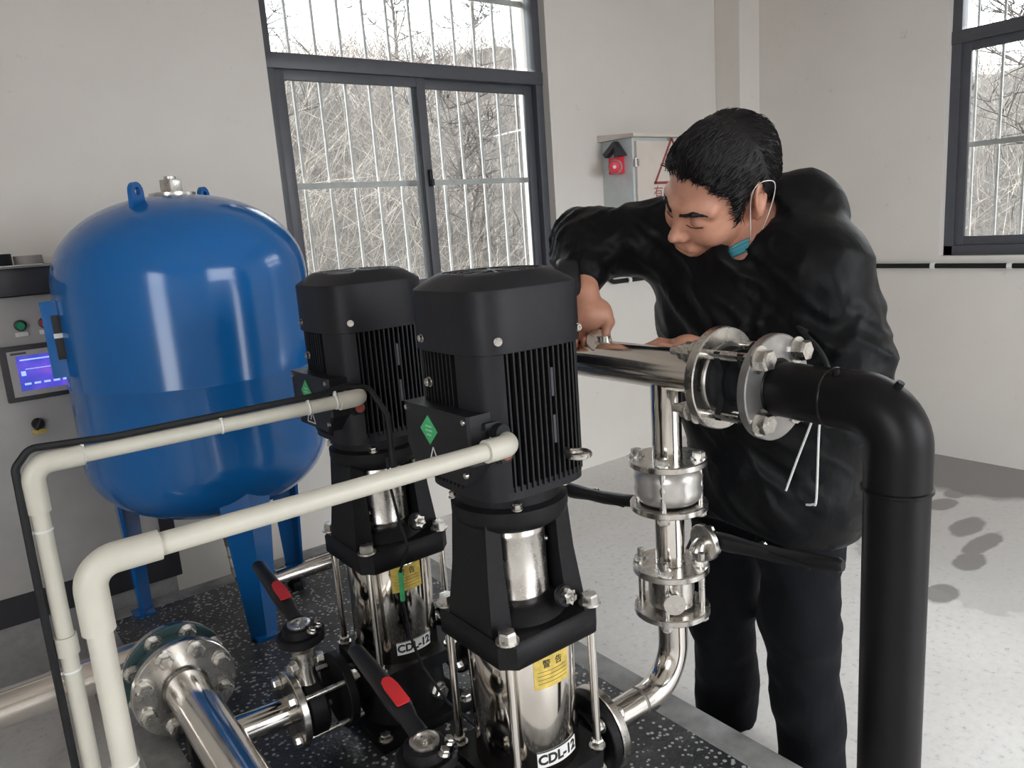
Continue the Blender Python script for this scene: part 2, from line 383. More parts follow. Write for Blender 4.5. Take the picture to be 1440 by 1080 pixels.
struct('ceiling', MB().box(((XL + XR) / 2, (YF + YB) / 2, ZC + .06), (XR - XL + 2 * TH, YB - YF + 2 * TH, .12)), M['wall'])
wall_x('wall_back', YB, YB + TH, XL, XR + TH, [W1])
wall_y('wall_right', XR, XR + TH, YF, YB, [W2])
wall_y('wall_left', XL - TH, XL, YF, YB, [(-1.95, -.25, .9, 2.5)])
wall_x('wall_front', YF - TH, YF, XL, XR + TH, [(1.0, 3.4, 0, 2.6)])
struct('trim_1', MB().box(((3.933 + XR) / 2, (2.876 + YB) / 2, ZC / 2), (XR - 3.933, YB - 2.876, ZC), ch=.006), M['wall'])

def bars_window(name, o, xa, ya, W, H_, zmid, zbar, latch, nb):
    """o lower left corner on the room side, xa along the opening, ya outwards."""
    t = bpy.data.objects.new(name, None); col.objects.link(t); LOC[t.name] = V((0, 0, 0)); t['kind'] = 'structure'
    m = basis(xa, ya, (0, 0, 1), o)
    # basis columns: local x along, local y outwards, local z up
    def B(name, c, d, mt, ch=.003, par=None): return part(name, MB().box(c, d, m, ch), mt, par or t)
    fr = MB(); d0, dd = .075, .06
    for c, d in (((.022, d0, H_ / 2), (.044, dd, H_)), ((W - .022, d0, H_ / 2), (.044, dd, H_)), ((W / 2, d0, .025), (W, dd, .05)), ((W / 2, d0, H_ - .025), (W, dd, .05)), ((W / 2, d0, zmid), (W, dd + .012, .06))):
        fr.box(c, d, m, .003)
    part('window_frame', fr, M['frame'], t)
    half = W / 2
    for k, (a, b, yo) in enumerate(((.044, half + .03, .066), (half - .03, W - .044, .092))):
        s = MB(); z0, z1 = .05, zmid - .03; th = .022
        for c, d in (((a + .022, yo, (z0 + z1) / 2), (.044, th, z1 - z0)), ((b - .022, yo, (z0 + z1) / 2), (.044, th, z1 - z0)), (((a + b) / 2, yo, z0 + .022), (b - a - .084, th - .004, .044)), (((a + b) / 2, yo, z1 - .018), (b - a - .084, th - .004, .044))):
            s.box(c, d, m, .002)
        so = part('sash', s, M['frame'], t)
        part('pane', MB().box(((a + b) / 2, yo, (z0 + z1) / 2), (b - a - .08, .005, z1 - z0 - .08), m), M['glass'], so, smooth=False)
    part('pane', MB().box((W / 2, d0, (zmid + H_) / 2), (W - .08, .005, H_ - zmid - .1), m), M['glass'], t, smooth=False)
    if latch:
        part('latch', MB().box((half + .012, .046, latch), (.016, .02, .075), m, .004).box((half + .012, .032, latch - .02), (.012, .016, .03), m, .003), M['plastic'], t)
    step = W / nb
    for i in range(nb):
        p0 = m @ V((step * (i + .5), .19, 0)); p1 = m @ V((step * (i + .5), .19, H_))
        part('bar', MB().tube([p0, p1], .0075, 8), M['bar'], t)
    for zz in (zbar, H_ - .12):
        part('bar', MB().box((W / 2, .175, zz), (W, .008, .026), m), M['bar'], t)
    return t
bars_window('window_1', (W1[0], YB, W1[2]), (1, 0, 0), (0, 1, 0), W1[1] - W1[0], W1[3] - W1[2], 2.055 - W1[2], 1.578 - W1[2], .545, 12)
bars_window('window_2', (XR, W2[1], W2[2]), (0, -1, 0), (1, 0, 0), W2[1] - W2[0], W2[3] - W2[2], 2.085 - W2[2], 1.585 - W2[2], .545, 12)

# ------------------------------------------------------------------ outside
rnd = random.Random(7)
def hill(x, y):
    d = max(0, max((y - 3.6) * (1 if x < 4.5 else 1), 0))
    e = max(0, x - 4.9)
    a = max(0, y - 4.0)
    back = min(3.55, .76 * max(0, a - .2)) * (1 - .07 * math.sin(x * .6 + .6))
    right = min(3.1, .5 * max(0, e - .6))
    bl = max(back, right)
    return -.15 + bl + .12 * math.sin(x * 2.1 + y) * math.sin(y * 1.7 - x * .6) * min(1, bl)
gm = MB(); N = 110; xs = [-22 + 52 * i / N for i in range(N + 1)]; ys = [-14 + 40 * i / N for i in range(N + 1)]
gm.v = [(x, y, hill(x, y)) for x in xs for y in ys]
gm.f = [(i * (N + 1) + j, (i + 1) * (N + 1) + j, (i + 1) * (N + 1) + j + 1, i * (N + 1) + j + 1) for i in range(N) for j in range(N)]
struct('hillside_ground', gm, M['ground'], smooth=True)
def twig(mb, p, d, L, r, seg=4, curl=.5):
    pts = [V(p)]; d = V(d).normalized()
    for k in range(seg):
        d = (d + V((rnd.uniform(-1, 1), rnd.uniform(-1, 1), rnd.uniform(-.6, .7))) * curl * .5).normalized(); pts.append(pts[-1] + d * L / seg)
    mb.tube(pts, r, 3, False, [r * (1 - .75 * k / seg) for k in range(seg + 1)]); return pts
a_, b_ = MB(), MB()
for i in range(15000):
    u = rnd.random()
    if i < 10500: y = 4.6 + 7.5 * u ** 1.3; k = y / 3.05; x = rnd.uniform(1.0 * k - .6, 2.75 * k + .6)
    else: x = 5.3 + 7.5 * u ** 1.2; k = x / 4.12; y = rnd.uniform(.3 * k - .5, 1.85 * k + .5)
    z = hill(x, y); s = .5 + .09 * max(x, y)
    twig(a_ if rnd.random() < .7 else b_, (x, y, z - .03), (rnd.uniform(-1, 1), rnd.uniform(-1, .6), rnd.uniform(.1, 1.2)), rnd.uniform(.3, 1.0) * s, rnd.uniform(.0012, .0030) * s * 1.1)
def brush(name, mb, m):
    o = part(name, mb, m); return tag(o, kind='stuff')
tag(brush('dry_brush', a_, M['twig']), 'tangle of dark dry brush covering the slope outside the windows', 'brush')
tag(brush('dry_brush', b_, M['twig2']), 'pale dead stems and grass lying over the slope outside the windows', 'brush')
def bare_tree(x, y, h, label, seed):
    global rnd
    rnd = random.Random(seed); z = hill(x, y); t = thing('bare_tree', label, 'tree', (x, y, z), 'bare trees on the slope')
    tr = MB(); tp = twig(tr, (x, y, z - .1), (rnd.uniform(-.2, .2), 0, 1), h * .8, .028 * h / 2.5, 6, .25); tr.v and part('trunk', tr, M['bark'], t)
    br = MB()
    for p in tp[1:]:
        for k in range(4):
            q = twig(br, p, (rnd.uniform(-1, 1), rnd.uniform(-1, 1), rnd.uniform(.2, 1.1)), h * rnd.uniform(.25, .5), .010 * h / 2.5, 5, .5)
            for s in q[1:]:
                for g in range(4): twig(br, s, (rnd.uniform(-1, 1), rnd.uniform(-1, 1), rnd.uniform(-.1, 1)), h * rnd.uniform(.1, .25), .0065 * h / 2.5, 3, .6)
    tag(part('branches', br, M['bark'], t), kind='stuff')
for a in ((2.6, 7.4, 2.6, 'bare tree on the slope near the left jamb of the big window', 3), (6.4, 8.9, 3.0, 'tall bare tree on the ridge seen in the upper right of the big window', 5),
          (5.5, 9.4, 2.6, 'bare tree on the ridge above the mullion of the big window', 8), (3.9, 5.6, 1.9, 'twisted bare tree low on the slope behind the right sash of the big window', 11),
          (8.6, 2.9, 2.8, 'bare tree outside the window in the right wall', 13)): bare_tree(*a)

# ------------------------------------------------------------------ things on the walls
t = thing('cable_conduit', 'black cable conduit clipped along both walls below window height', 'conduit', (XR, 1.8, 1.0))
part('pipe', MB().tube(bend([(2.75, 3.03, .9), (2.75, 3.03, 1.055), (2.93, 3.03, 1.055), (3.0, 3.03, 1.01), (3.915, 3.03, 1.005), (3.915, 2.858, 1.0), (4.10, 2.858, 1.0), (4.10, .2, .995)], .02, 5), .0125, 12), M['rubber'], t)
for p, n in (((4.10, 1.842, .998), (0, 1, 0)), ((4.10, 1.491, .997), (0, 1, 0)), ((4.10, 1.14, .996), (0, 1, 0)), ((4.10, 2.19, .999), (0, 1, 0)), ((3.12, 3.03, 1.008), (1, 0, 0)), ((3.5, 3.03, 1.007), (1, 0, 0))):
    mb = MB(); mb.lathe([(.0165, -.011), (.0165, .011)], at(p, n), 16)
    mb.box((p[0] + (.006 if n[1] else 0), p[1] + (.006 if n[0] else 0), p[2]), (.03 if n[1] else .02, .03 if n[0] else .02, .012)); part('clip', mb, M['white'], t)
t = thing('wall_socket', 'white double wall socket low on the right wall', 'socket', (4.115, 2.12, .42))
sm = onface((-1, 0, 0), (4.12, 2.12, .425)); part('face_plate', MB().box((0, 0, .005), (.17, .086, .01), sm, .003), M['white'], t)
for k in (-1, 1):
    mb = MB()
    for dx, dz, ww, hh in ((-.012, .016, .003, .010), (.012, .016, .003, .010), (0, -.008, .003, .011), (-.010, -.018, .003, .009), (.010, -.018, .003, .009)): mb.box((k * .042 + dx, dz, .0101), (ww, hh, .001), sm)
    part('slots', mb, M['ink'], t)
# pale electrical cabinet on the back wall
t = thing('electrical_cabinet', 'pale grey electrical cabinet with cream door on the back wall behind the man', 'cabinet', (3.2, 3.05, 1.2))
xa, xb, y0, za, zb = 2.975, 3.56, 2.83, 1.16, 1.745
part('body', MB().box(((xa + xb) / 2, (y0 + 3.05) / 2, (za + zb) / 2), (xb - xa, 3.05 - y0, zb - za), None, .004), M['cabinet'], t)
mb = MB().loft([[(xa - .03, y0 - .04, zb), (xb + .03, y0 - .04, zb), (xb + .03, 3.05, zb), (xa - .03, 3.05, zb)], [(xa - .03, y0 - .04, zb + .015), (xb + .03, y0 - .04, zb + .015), (xb + .03, 3.05, zb + .035), (xa - .03, 3.05, zb + .035)]])
part('rain_roof', mb, M['cabinet_door'], t, smooth=False)
d = part('door', MB().box(((xa + xb) / 2, y0 - .009, (za + zb) / 2 - .004), (xb - xa - .03, .016, zb - za - .03), None, .003), M['cabinet_door'], t)
part('hinge', MB().box((xa + .014, y0 - .012, 1.62), (.022, .022, .035), None, .003).tube([(xa + .006, y0 - .016, 1.60), (xa + .006, y0 - .016, 1.64)], .006, 8), M['zinc'], d)
fm = onface((0, -1, 0), (3.255, y0 - .0175, 1.515))
tri = MB()
for p, q in (((-.135, 0), (0, .225)), ((0, .225), (.135, 0)), ((-.145, 0), (.145, 0))):
    p, q = V((*p, 0)), V((*q, 0)); dd = (q - p).normalized(); nn = V((-dd.y, dd.x, 0)) * .007
    tri.loft([[p + nn, q + nn, q - nn, p - nn], [p + nn + V((0, 0, .0006)), q + nn + V((0, 0, .0006)), q - nn + V((0, 0, .0006)), p - nn + V((0, 0, .0006))]], fm)
tri.prism([(-.012, .16), (.03, .16), (.006, .105), (.032, .105), (-.016, .03), (0, .09), (-.03, .09)], 0, .0006, fm)
part('warning_triangle', tri, M['redink'], d, smooth=False)
part('lettering', moved(text_mb('有电危险', .075), fm @ Matrix.Translation((.0, -.055, 0))), M['redink'], d, smooth=False)
# red inlet socket on its left side with a black flap bracket
so = part('inlet_socket', MB().box((xa - .02, 2.925, 1.615), (.04, .08, .085), None, .006), M['redbright'], t)
ax_ = V((-.75, -.6, -.08)).normalized(); c0 = V((xa - .035, 2.915, 1.61))
part('collar', MB().lathe([(.036, 0), (.036, .035), (.03, .037)], at(c0, ax_), 24), M['grey'], so)
part('plug', MB().lathe([(.030, .03), (.031, .055), (.026, .062), (.011, .063)], at(c0, ax_), 24), M['redbright'], so)
part('cap', MB().lathe([(.009, .062), (.009, .066)], at(c0, ax_), 12), M['white'], so)
fl = MB(); sm = onface((-1, 0, 0), (xa - .004, 2.92, 1.66))
fl.prism([(-.085, .02), (-.07, .0), (.0, .045), (-.005, -.03), (.03, -.0), (.06, .0), (.0, .075), (-.012, .072)], 0, .035, sm)
part('flap_bracket', fl, M['dark_panel'], t, smooth=False)
# paler strip of the lower wall pipes seen between the pumps is part of the discharge header below

# ------------------------------------------------------------------ control cabinet on the left
cy = 2.69
t = thing('control_cabinet', 'light grey control cabinet with touch screen, buttons and dark top band behind the blue tank', 'cabinet', (.3, 2.65, 0))
part('body', MB().box((.165, cy + .2, .785), (.75, .36, 1.07), None, .004), M['dark_panel'], t)
part('plinth', MB().box((.165, cy + .21, .125), (.72, .33, .25), None, .004), M['grey'], t)
part('top_band', MB().box((.165, cy + .17, 1.293), (.75, .44, .078), None, .004), M['dark_panel'], t)
dr = part('door', MB().box((.172, cy + .012, .80), (.632, .022, .90), None, .004), M['panel'], t)
part('top_sheet', MB().box((.165, cy + .17, 1.335), (.77, .46, .006), None, .001), M['panel'], t)
fm = onface((0, -1, 0), (.249, cy, 1.025))
sc_ = part('touch_screen', MB().box((0, 0, .008), (.215, .165, .022), fm, .004), M['dark_panel'], dr)
part('bezel', MB().box((.004, 0, .0198), (.186, .136, .002), fm, .0008), M['panel'], sc_)
part('display', MB().box((.006, 0, .0215), (.15, .104, .0016), fm), M['screen'], sc_, smooth=False)
dl = MB()
for i in range(5): dl.box((-.05 + .025 * i, -.032, .0226), (.017, .006, .0006), fm)
dl.box((-.01, .04, .0226), (.10, .004, .0006), fm); dl.box((0, .012, .0226), (.10, .002, .0006), fm); dl.box((-.056, .0, .0226), (.012, .014, .0006), fm)
lit = mat('lit_screen_marks', (.2, .3, .8), .4); lit.node_tree.nodes['Principled BSDF'].inputs['Emission Color'].default_value = (.35, .5, 1, 1); lit.node_tree.nodes['Principled BSDF'].inputs['Emission Strength'].default_value = .9
part('screen_marks', dl, lit, sc_, smooth=False)
part('maker_mark', MB().box((-.06, .06, .0206), (.04, .006, .0006), fm), M['teal'], sc_, smooth=False)
def button(name, x, z, m):
    fm = onface((0, -1, 0), (x, cy, z)); b = part(name, MB().lathe([(.0165, 0), (.0165, .008), (.013, .010)], fm, 20), M['dark_panel'], dr)
    part('cap', MB().lathe([(.0125, .006), (.0125, .02), (.010, .024)], fm, 20), m, b)
    part('name_tag', MB().box((0, -.026, .003), (.034, .014, .005), fm, .001), M['white'], b)
button('push_button', .210, 1.165, M['green']); button('push_button', .272, 1.165, M['red']); button('push_button', .131, 1.165, M['red'])
kb = part('selector_switch', MB().lathe([(.0175, 0), (.0175, .008), (.015, .012)], onface((0, -1, 0), (.205, cy, .866)), 20).box((0, 0, .02), (.011, .034, .022), onface((0, -1, 0), (.205, cy, .866)) @ Matrix.Rotation(-.6, 4, 'Z'), .003), M['plastic'], dr)
part('name_tag', MB().box((0, -.024, .003), (.036, .014, .005), onface((0, -1, 0), (.205, cy, .866)), .001), M['yellow'], kb)
# things lying on the control cabinet
def roll(name, label, c, r, ri, h, m, m2):
    t = thing(name, label, 'tape', (c[0], c[1], c[2]), 'tape rolls on the control cabinet')
    mt = Matrix.Translation(c); part('tape', MB().lathe([(ri, 0), (r, 0), (r, h), (ri, h), (ri, 0)], mt, 28, False, False), m, t)
    part('core', MB().lathe([(ri - .004, .001), (ri, .001), (ri, h - .001), (ri - .004, h - .001), (ri - .004, .001)], mt, 28, False, False), m2, t)
roll('tape_roll', 'dark grey tape roll with pale core lying on the control cabinet', (.265, 2.72, 1.338), .038, .024, .028, M['tape'], M['paper'])
roll('tape_roll', 'black tape roll on the control cabinet at the left edge of the photo', (.178, 2.70, 1.338), .045, .026, .036, M['rubber'], M['tape'])
tag(part('flat_box', MB().box((.335, 2.78, 1.349), (.12, .14, .02), None, .002), M['cabinet_door'], loc=(.335, 2.78, 1.338)), 'small flat cream box on the control cabinet beside the tape', 'box')
tag(part('paper_sheet', MB().box((.205, 2.62, 1.3395), (.16, .10, .002), None), M['paper'], loc=(.205, 2.62, 1.338)), 'sheet of white paper under the tape rolls on the control cabinet', 'paper')

# ------------------------------------------------------------------ base platform
ZP = .26; PX0, PX1, PY0, PY1 = .20, 1.212, .70, 2.56
t = thing('base_platform', 'speckled dark steel base platform carrying the tank and pumps', 'platform', ((PX0 + PX1) / 2, (PY0 + PY1) / 2, 0))
part('top_plate', MB().box(((PX0 + PX1) / 2, (PY0 + PY1) / 2, ZP - .006), (PX1 - PX0 - .15, PY1 - PY0 - .15, .012)), M['plate'], t, smooth=False)
gal = mat('weathered_galvanised', (.30, .30, .295), .5, .25, .35, 14, .25, 70)
def channel(a, b, inw):
    a, b, inw = V(a), V(b), V(inw); mb = MB(); L = b - a; d = L.normalized()
    m = basis(d, inw, (0, 0, 1), a)
    mb.box((L.length / 2, .0375, ZP - .005), (L.length, .075, .010), m, .002); mb.box((L.length / 2, .004, ZP / 2), (L.length, .008, ZP - .012), m, .002); mb.box((L.length / 2, .0375, .006), (L.length, .075, .010), m, .002)
    return part('channel', mb, gal, t)
channel((PX1, PY0, 0), (PX1, PY1, 0), (-1, 0, 0)); channel((PX0, PY0, 0), (PX0, PY1, 0), (1, 0, 0))
channel((PX0 + .076, PY0, 0), (PX1 - .076, PY0, 0), (0, 1, 0)); channel((PX0 + .076, PY1, 0), (PX1 - .076, PY1, 0), (0, -1, 0))

# ------------------------------------------------------------------ blue pressure tank
TX, TY, TR = .602, 2.335, .338
t = thing('pressure_tank', 'large glossy blue pressure tank standing on three legs', 'tank', (TX, TY, ZP))
zb_, zt_, hd, hb = .785, 1.265, .238, .205
prof = [(.001, zb_ - hb)] + [(TR * math.sin(a * PI / 2 / 14) ** .92, zb_ - hb * math.cos(a * PI / 2 / 14) ** .95) for a in range(1, 15)] + [(TR, 1.0), (TR + .0015, 1.003), (TR + .0015, 1.007), (TR, 1.01)] + [(TR * math.cos(a * PI / 2 / 16) ** .92, zt_ + hd * math.sin(a * PI / 2 / 16) ** .95) for a in range(0, 16)] + [(.001, zt_ + hd)]
part('shell', MB().lathe(prof, Matrix.Translation((TX, TY, 0)), 72), M['blue'], t, ang=60)
def lug(ang, r):
    d = V((math.cos(ang), math.sin(ang), 0)); sd = V((-d.y, d.x, 0)); z0 = 1.415 + (.165 - r) * .35
    m = basis(d, (0, 0, 1), sd * -1, (TX + d.x * r, TY + d.y * r, z0))
    out = [(-.03, -.03), (.045, -.05), (.03, .03)] + arc((.0, .09), .026, -.0, PI, 8) + [(-.028, .02)]
    hole = arc((0, .092), .011, 0, 2 * PI, 10)[:-1]
    bm = bmesh.new()
    mb = MB(); n = len(out); k = len(hole)
    # plate with a hole: two faces bridged by fan strips
    import mathutils.geometry as G
    tess = G.tessellate_polygon([[V((x, y, 0)) for x, y in out], [V((x, y, 0)) for x, y in hole]])
    allp = out + hole; vs = [(x, y, -.006) for x, y in allp] + [(x, y, .006) for x, y in allp]; T = len(allp)
    fs = [tuple(q) for q in tess] + [tuple(i + T for i in reversed(q)) for q in tess]
    for i in range(n): fs.append((i, (i + 1) % n, (i + 1) % n + T, i + T))
    for i in range(k): fs.append((n + i, n + (i + 1) % k, n + (i + 1) % k + T, n + i + T))
    bm.free(); mb.add(vs, fs, m); part('lifting_lug', mb, M['blue'], t, smooth=False)
lug(math.radians(224), .165); lug(math.radians(44), .165)
part('top_flange', MB().lathe([(.062, 1.49), (.062, 1.507), (.04, 1.511), (.02, 1.513)], Matrix.Translation((TX, TY, 0)), 28), M['steel2'], t)
mb = MB(); mb.box((TX, TY, 1.527), (.042, .042, .036), Matrix.Translation((TX, TY, 0)) @ Matrix.Rotation(.5, 4, 'Z') @ Matrix.Translation((-TX, -TY, 0)), .004)
mb.lathe([(.016, 1.54), (.016, 1.552), (.010, 1.554)], Matrix.Translation((TX, TY, 0)), 12); part('top_valve', mb, M['zinc'], t)
def tank_leg(ang):
    d = V((math.cos(ang), math.sin(ang), 0)); sd = V((-d.y, d.x, 0)); mb = MB()
    for s in (-1, 1):
        a = sd * s
        def P(r, k, z): q = V((TX, TY, 0)) + d * r + a * k; return (q.x, q.y, z)
        for (r0, k0), (r1, k1) in (((.30, .0), (.235, .105)),):
            lo = [P(.290, 0, ZP), P(.270, .038, ZP), P(.262, .034, ZP), P(.278, 0, ZP)]
            hi = [P(.316, 0, .86), P(.270, .084, .86), P(.262, .079, .86), P(.304, 0, .86)]
            mb.loft([lo, hi])
    mb.box((TX + d.x * .277, TY + d.y * .277, ZP + .004), (.06, .06, .008)); return part('leg', mb, M['blue'], t, smooth=False)
for a in (149, 269, 26): tank_leg(math.radians(a))
for ang, z in ((200, .74), (238, .74), (292, .745)): pass
# name plate bracket at the left side
pb = part('bracket_plate', MB().box((.268, 2.30, 1.145), (.078, .010, .20), None, .002).box((.29, 2.33, 1.145), (.03, .06, .16), None), M['blue'], t)
part('name_plate', MB().box((.2615, 2.2935, 1.15), (.026, .004, .115), None, .001), M['ink'], pb)
part('sticker', MB().box((.262, 2.291, 1.155), (.030, .002, .012), None), M['white'], pb, smooth=False)
t = thing('flexible_hose', 'braided steel hose curving down under the blue tank', 'hose', (.6, 2.2, ZP))
hp = bend([(.585, 2.335, .60), (.572, 2.17, .545), (.575, 2.15, .44), (.605, 2.17, .33), (.68, 2.29, .312)], .05, 6)
part('sleeve', MB().tube(hp, .0185, 16), M['steel2'], t)
br = MB()
for k in range(0, len(hp) - 1):
    for f_ in (0, .5):
        p = V(hp[k]).lerp(V(hp[k + 1]), f_); d = (V(hp[k + 1]) - V(hp[k])).normalized()
        mm = at(p, d); br.lathe([(.0185, -.003), (.0202, 0), (.0185, .003)], mm, 14, False, False)
tag(part('braid', br, M['dullsteel'], t), kind='stuff')
t = thing('tank_supply_pipe', 'stainless pipe lying on the platform between the tank and the pumps', 'pipe', (.9, 2.29, ZP))
part('pipe', MB().tube(bend([(.68, 2.29, .312), (1.118, 2.29, .312), (1.118, 2.29, 1.0)], .07), .026, 20), M['steel'], t)
part('collar', MB().lathe([(.034, -.02), (.034, .02)], at((.70, 2.29, .312), (1, 0, 0)), 24), M['steel2'], t)
for x in (.78, 1.02): part('support', MB().box((x, 2.29, ZP + .014), (.03, .06, .028), None, .002), M['iron'], t)
# ------------------------------------------------------------------ pumps
PX, P2, P1, ZPORT = .725, 1.004, 1.490, .375
def make_pump():
    x, y = PX, P2; t = thing('vertical_pump', 'nearest black multistage pump with stainless sleeve and yellow sticker', 'pump', (x, y, ZP), 'vertical pumps')
    T = Matrix.Translation((x, y, 0))
    def chsq(a, c, z): return [(i, j, z) for i, j in ((a, -a + c), (a, a - c), (a - c, a), (-a + c, a), (-a, a - c), (-a, -a + c), (-a + c, -a), (a - c, -a))]
    # foot and base casting
    mb = MB(); mb.box((0, 0, ZP + .012), (.24, .25, .024), T, .004)
    mb.lathe([(.105, ZP + .02), (.10, ZP + .06), (.098, .40)], T, 36)
    mb.tube([(x - .155, y, ZPORT), (x + .155, y, ZPORT)], .043, 24)
    mb.loft([chsq(.107, .022, .395), chsq(.107, .022, .425)], T)
    part('base_casting', mb, M['iron'], t)
    for s, nm in ((-1, 'suction_flange'), (1, 'discharge_flange')):
        mb = MB(); disc(mb, (x + s * .150, y, ZPORT), (1, 0, 0), .083, .020); disc(mb, (x + s * .136, y, ZPORT), (1, 0, 0), .055, .02); f = part(nm, mb, M['iron'], t)
        for d in ring_dirs((1, 0, 0), 4, PI / 4): inst('bolt', HB, f, at(V((x + s * .139, y, ZPORT)) + d * .063, (-s, 0, 0)))
    for dx, z in ((-.045, .325), (.045, .325)): inst('drain_plug', HBL, t, at((x + dx, y - .089, z), (dx * 4, -1, 0)))
    for i, j in ((-1, -1), (1, -1), (1, 1), (-1, 1)): inst('foot_bolt', HB, t, at((x + i * .105, y + j * .11, ZP + .024), (0, 0, 1)))
    # sleeve
    sl = part('sleeve', MB().lathe([(.0925, .425), (.094, .427), (.094, .655), (.0925, .660)], T, 64), M['sleeve'], t)
    for i, j in ((-1, -1), (1, -1), (1, 1), (-1, 1)):
        r = part('tie_rod', MB().tube([(x + i * .089, y + j * .089, .41), (x + i * .089, y + j * .089, .70)], .0075, 12), M['steel'], t)
        inst('nut', HB, r, at((x + i * .089, y + j * .089, .7045), (0, 0, 1)) @ Matrix.Scale(1.25, 4)); inst('nut', HBS, r, at((x + i * .089, y + j * .089, .426), (0, 0, 1)) @ Matrix.Scale(1.5, 4))
    # lantern: plate, two legs, motor flange
    mb = MB().loft([chsq(.104, .022, .657), chsq(.107, .022, .661), chsq(.107, .022, .698), chsq(.103, .022, .704)], T); part('head_plate', mb, M['iron'], t)
    mb = MB()
    mb.lathe([(.088, .70), (.074, .722), (.060, .728)], T, 36)
    for s in (-1, 1):
        def q(x0, x1, yy, z): return [(s * x0, -yy, z), (s * x1, -yy, z), (s * x1, yy, z), (s * x0, yy, z)]
        mb.loft([q(.060, .101, .064, .70), q(.059, .092, .052, .80), q(.058, .086, .048, .89)], T)
        mb.loft([q(.03, .094, .012, .70), q(.03, .082, .012, .89)], T)
    part('lantern', mb, M['iron'], t)
    part('motor_flange', MB().lathe([(.080, .868), (.096, .880), (.099, .890), (.099, .908), (.090, .914), (.090, .945), (.080, .95)], T, 44), M['iron'], t)
    for k in range(4):
        a = PI / 4 + k * PI / 2 + .28; inst('bolt', HBS, t, at((x + .092 * math.cos(a), y + .092 * math.sin(a), .914), (math.cos(a) * .3, math.sin(a) * .3, 1)))
    # coupling guards, one curved sheet on each open side
    for s in (-1, 1):
        a0 = -PI / 2 * 1; lo = []
        for z, rr in ((.716, .0565), (.735, .0565), (.737, .0575), (.741, .0575), (.743, .0565), (.845, .0565), (.847, .0575), (.851, .0575), (.853, .0565), (.885, .0565)):
            aa = [(-1.12 + 2.24 * i / 18) for i in range(19)]
            lo.append([(rr * math.sin(q), s * rr * math.cos(q), z) for q in aa] + [((rr - .002) * math.sin(q), s * (rr - .002) * math.cos(q), z) for q in reversed(aa)])
        g = part('coupling_guard', MB().loft(lo, T), M['steel2'], t)
        for dx, z in ((-.049, .765), (.049, .82)): inst('screw', SCR, g, at((x + dx, y + s * .029, z), (dx * 20, s, 0)))
    v = part('vent_plug', MB().lathe([(.017, 0), (.020, .006), (.017, .012)], at((x + .035, y - .079, .735), (.1, -1, .25)), 20), M['plastic'], t)
    mb = MB(); mm = at((x + .035, y - .091, .738), (.1, -1, .25))
    mb.loft([[(.0145 * (1 if i % 2 else .72) * math.cos(PI / 6 * i), .0145 * (1 if i % 2 else .72) * math.sin(PI / 6 * i), q) for i in range(12)] for q in (0, .012)], mm); mb.lathe([(.007, .012), (.007, .02), (.004, .022)], mm, 8)
    part('star_nut', mb, M['zinc'], v, smooth=False)
    # motor
    mb = MB().loft([sup(.078, .078, 5, 56, z) for z in (.945, 1.175)], T)
    mb.loft([sup(.104, .104, 4.2, 56, z) for z in (.937, .958)], T)
    mb.prism([(-.07, -.030), (-.1045, -.030), (-.1040, -.066), (-.0975, -.086), (-.086, -.0975), (-.066, -.104), (-.060, -.07)], .950, 1.172, T)
    part('motor_body', mb, M['cover'], t)
    fm_ = mesh('cooling_fin', MB().box((0, 0, 0), (1, 1, 1)), M['fin'], smooth=False)
    def env(o): return .108 * (max(0, 1 - abs(o / .108) ** 3.6)) ** (1 / 3.6)
    def fin(axis, s, o, z0=.950, z1=1.168):
        e = env(o); d0 = .070; c = (e + d0) / 2; L = e - d0
        if L < .004: return
        p, sc3 = ((o, s * c, (z0 + z1) / 2), (.0032, L, z1 - z0)) if axis == 'y' else ((s * c, o, (z0 + z1) / 2), (L, .0032, z1 - z0))
        inst('cooling_fin', fm_, t, Matrix.Translation((x + p[0], y + p[1], p[2])) @ Matrix.Diagonal((*sc3, 1)))
    for k in range(15): fin('y', -1, -.060 + k * .0108)
    for k in range(12): fin('y', 1, -.08 + k * .0146); fin('x', 1, -.08 + k * .0146)
    for k in range(11): fin('x', -1, .090 - k * .0112, .950, 1.168)
    for nn, pp in (((-1, 0, 0), (x - .107, y + .045, 1.115)),): inst('screw', SCR, t, at(pp, nn) @ Matrix.Scale(1.6, 4))
    mb = MB(); mm = at((x + .045, y - .104, .992), (0, -1, 0))
    mb.lathe([(.006, -.01), (.006, .012)], mm, 10)
    mb.tube([mm @ V((.017 * math.cos(a), 0, .028 + .017 * math.sin(a))) for a in [2 * PI * i / 20 for i in range(21)]], .0052, 8, False)
    part('eye_bolt', mb, M['zinc'], t)
    for zz in (1.11, 1.035): part('fin_clip', MB().box((.02, -.105, zz), (.005, .008, .045), T), M['dark_panel'], t, smooth=False)
    # fan cover with grille
    n = 64
    lo = [sup(.110, .110, 4.0, n, 1.166), sup(.1115, .1115, 4.0, n, 1.167), sup(.1115, .1115, 4.0, n, 1.258), sup(.1105, .1105, 4.0, n, 1.261), sup(.108, .108, 3.8, n, 1.2635), sup(.092, .092, 2.6, n, 1.279), sup(.085, .085, 2.1, n, 1.284), sup(.080, .080, 2, n, 1.284), sup(.079, .079, 2, n, 1.272)]
    part('fan_cover', MB().loft(lo, T, cap0=False, cap1=False), M['cover'], t, ang=24)
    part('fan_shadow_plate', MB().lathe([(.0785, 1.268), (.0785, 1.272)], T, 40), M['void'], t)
    g = MB()
    for r in (.016, .026, .036, .046, .056, .066, .076): g.lathe([(r - .0025, 1.279), (r, 1.2835), (r + .0025, 1.279)], T, 40, False, False)
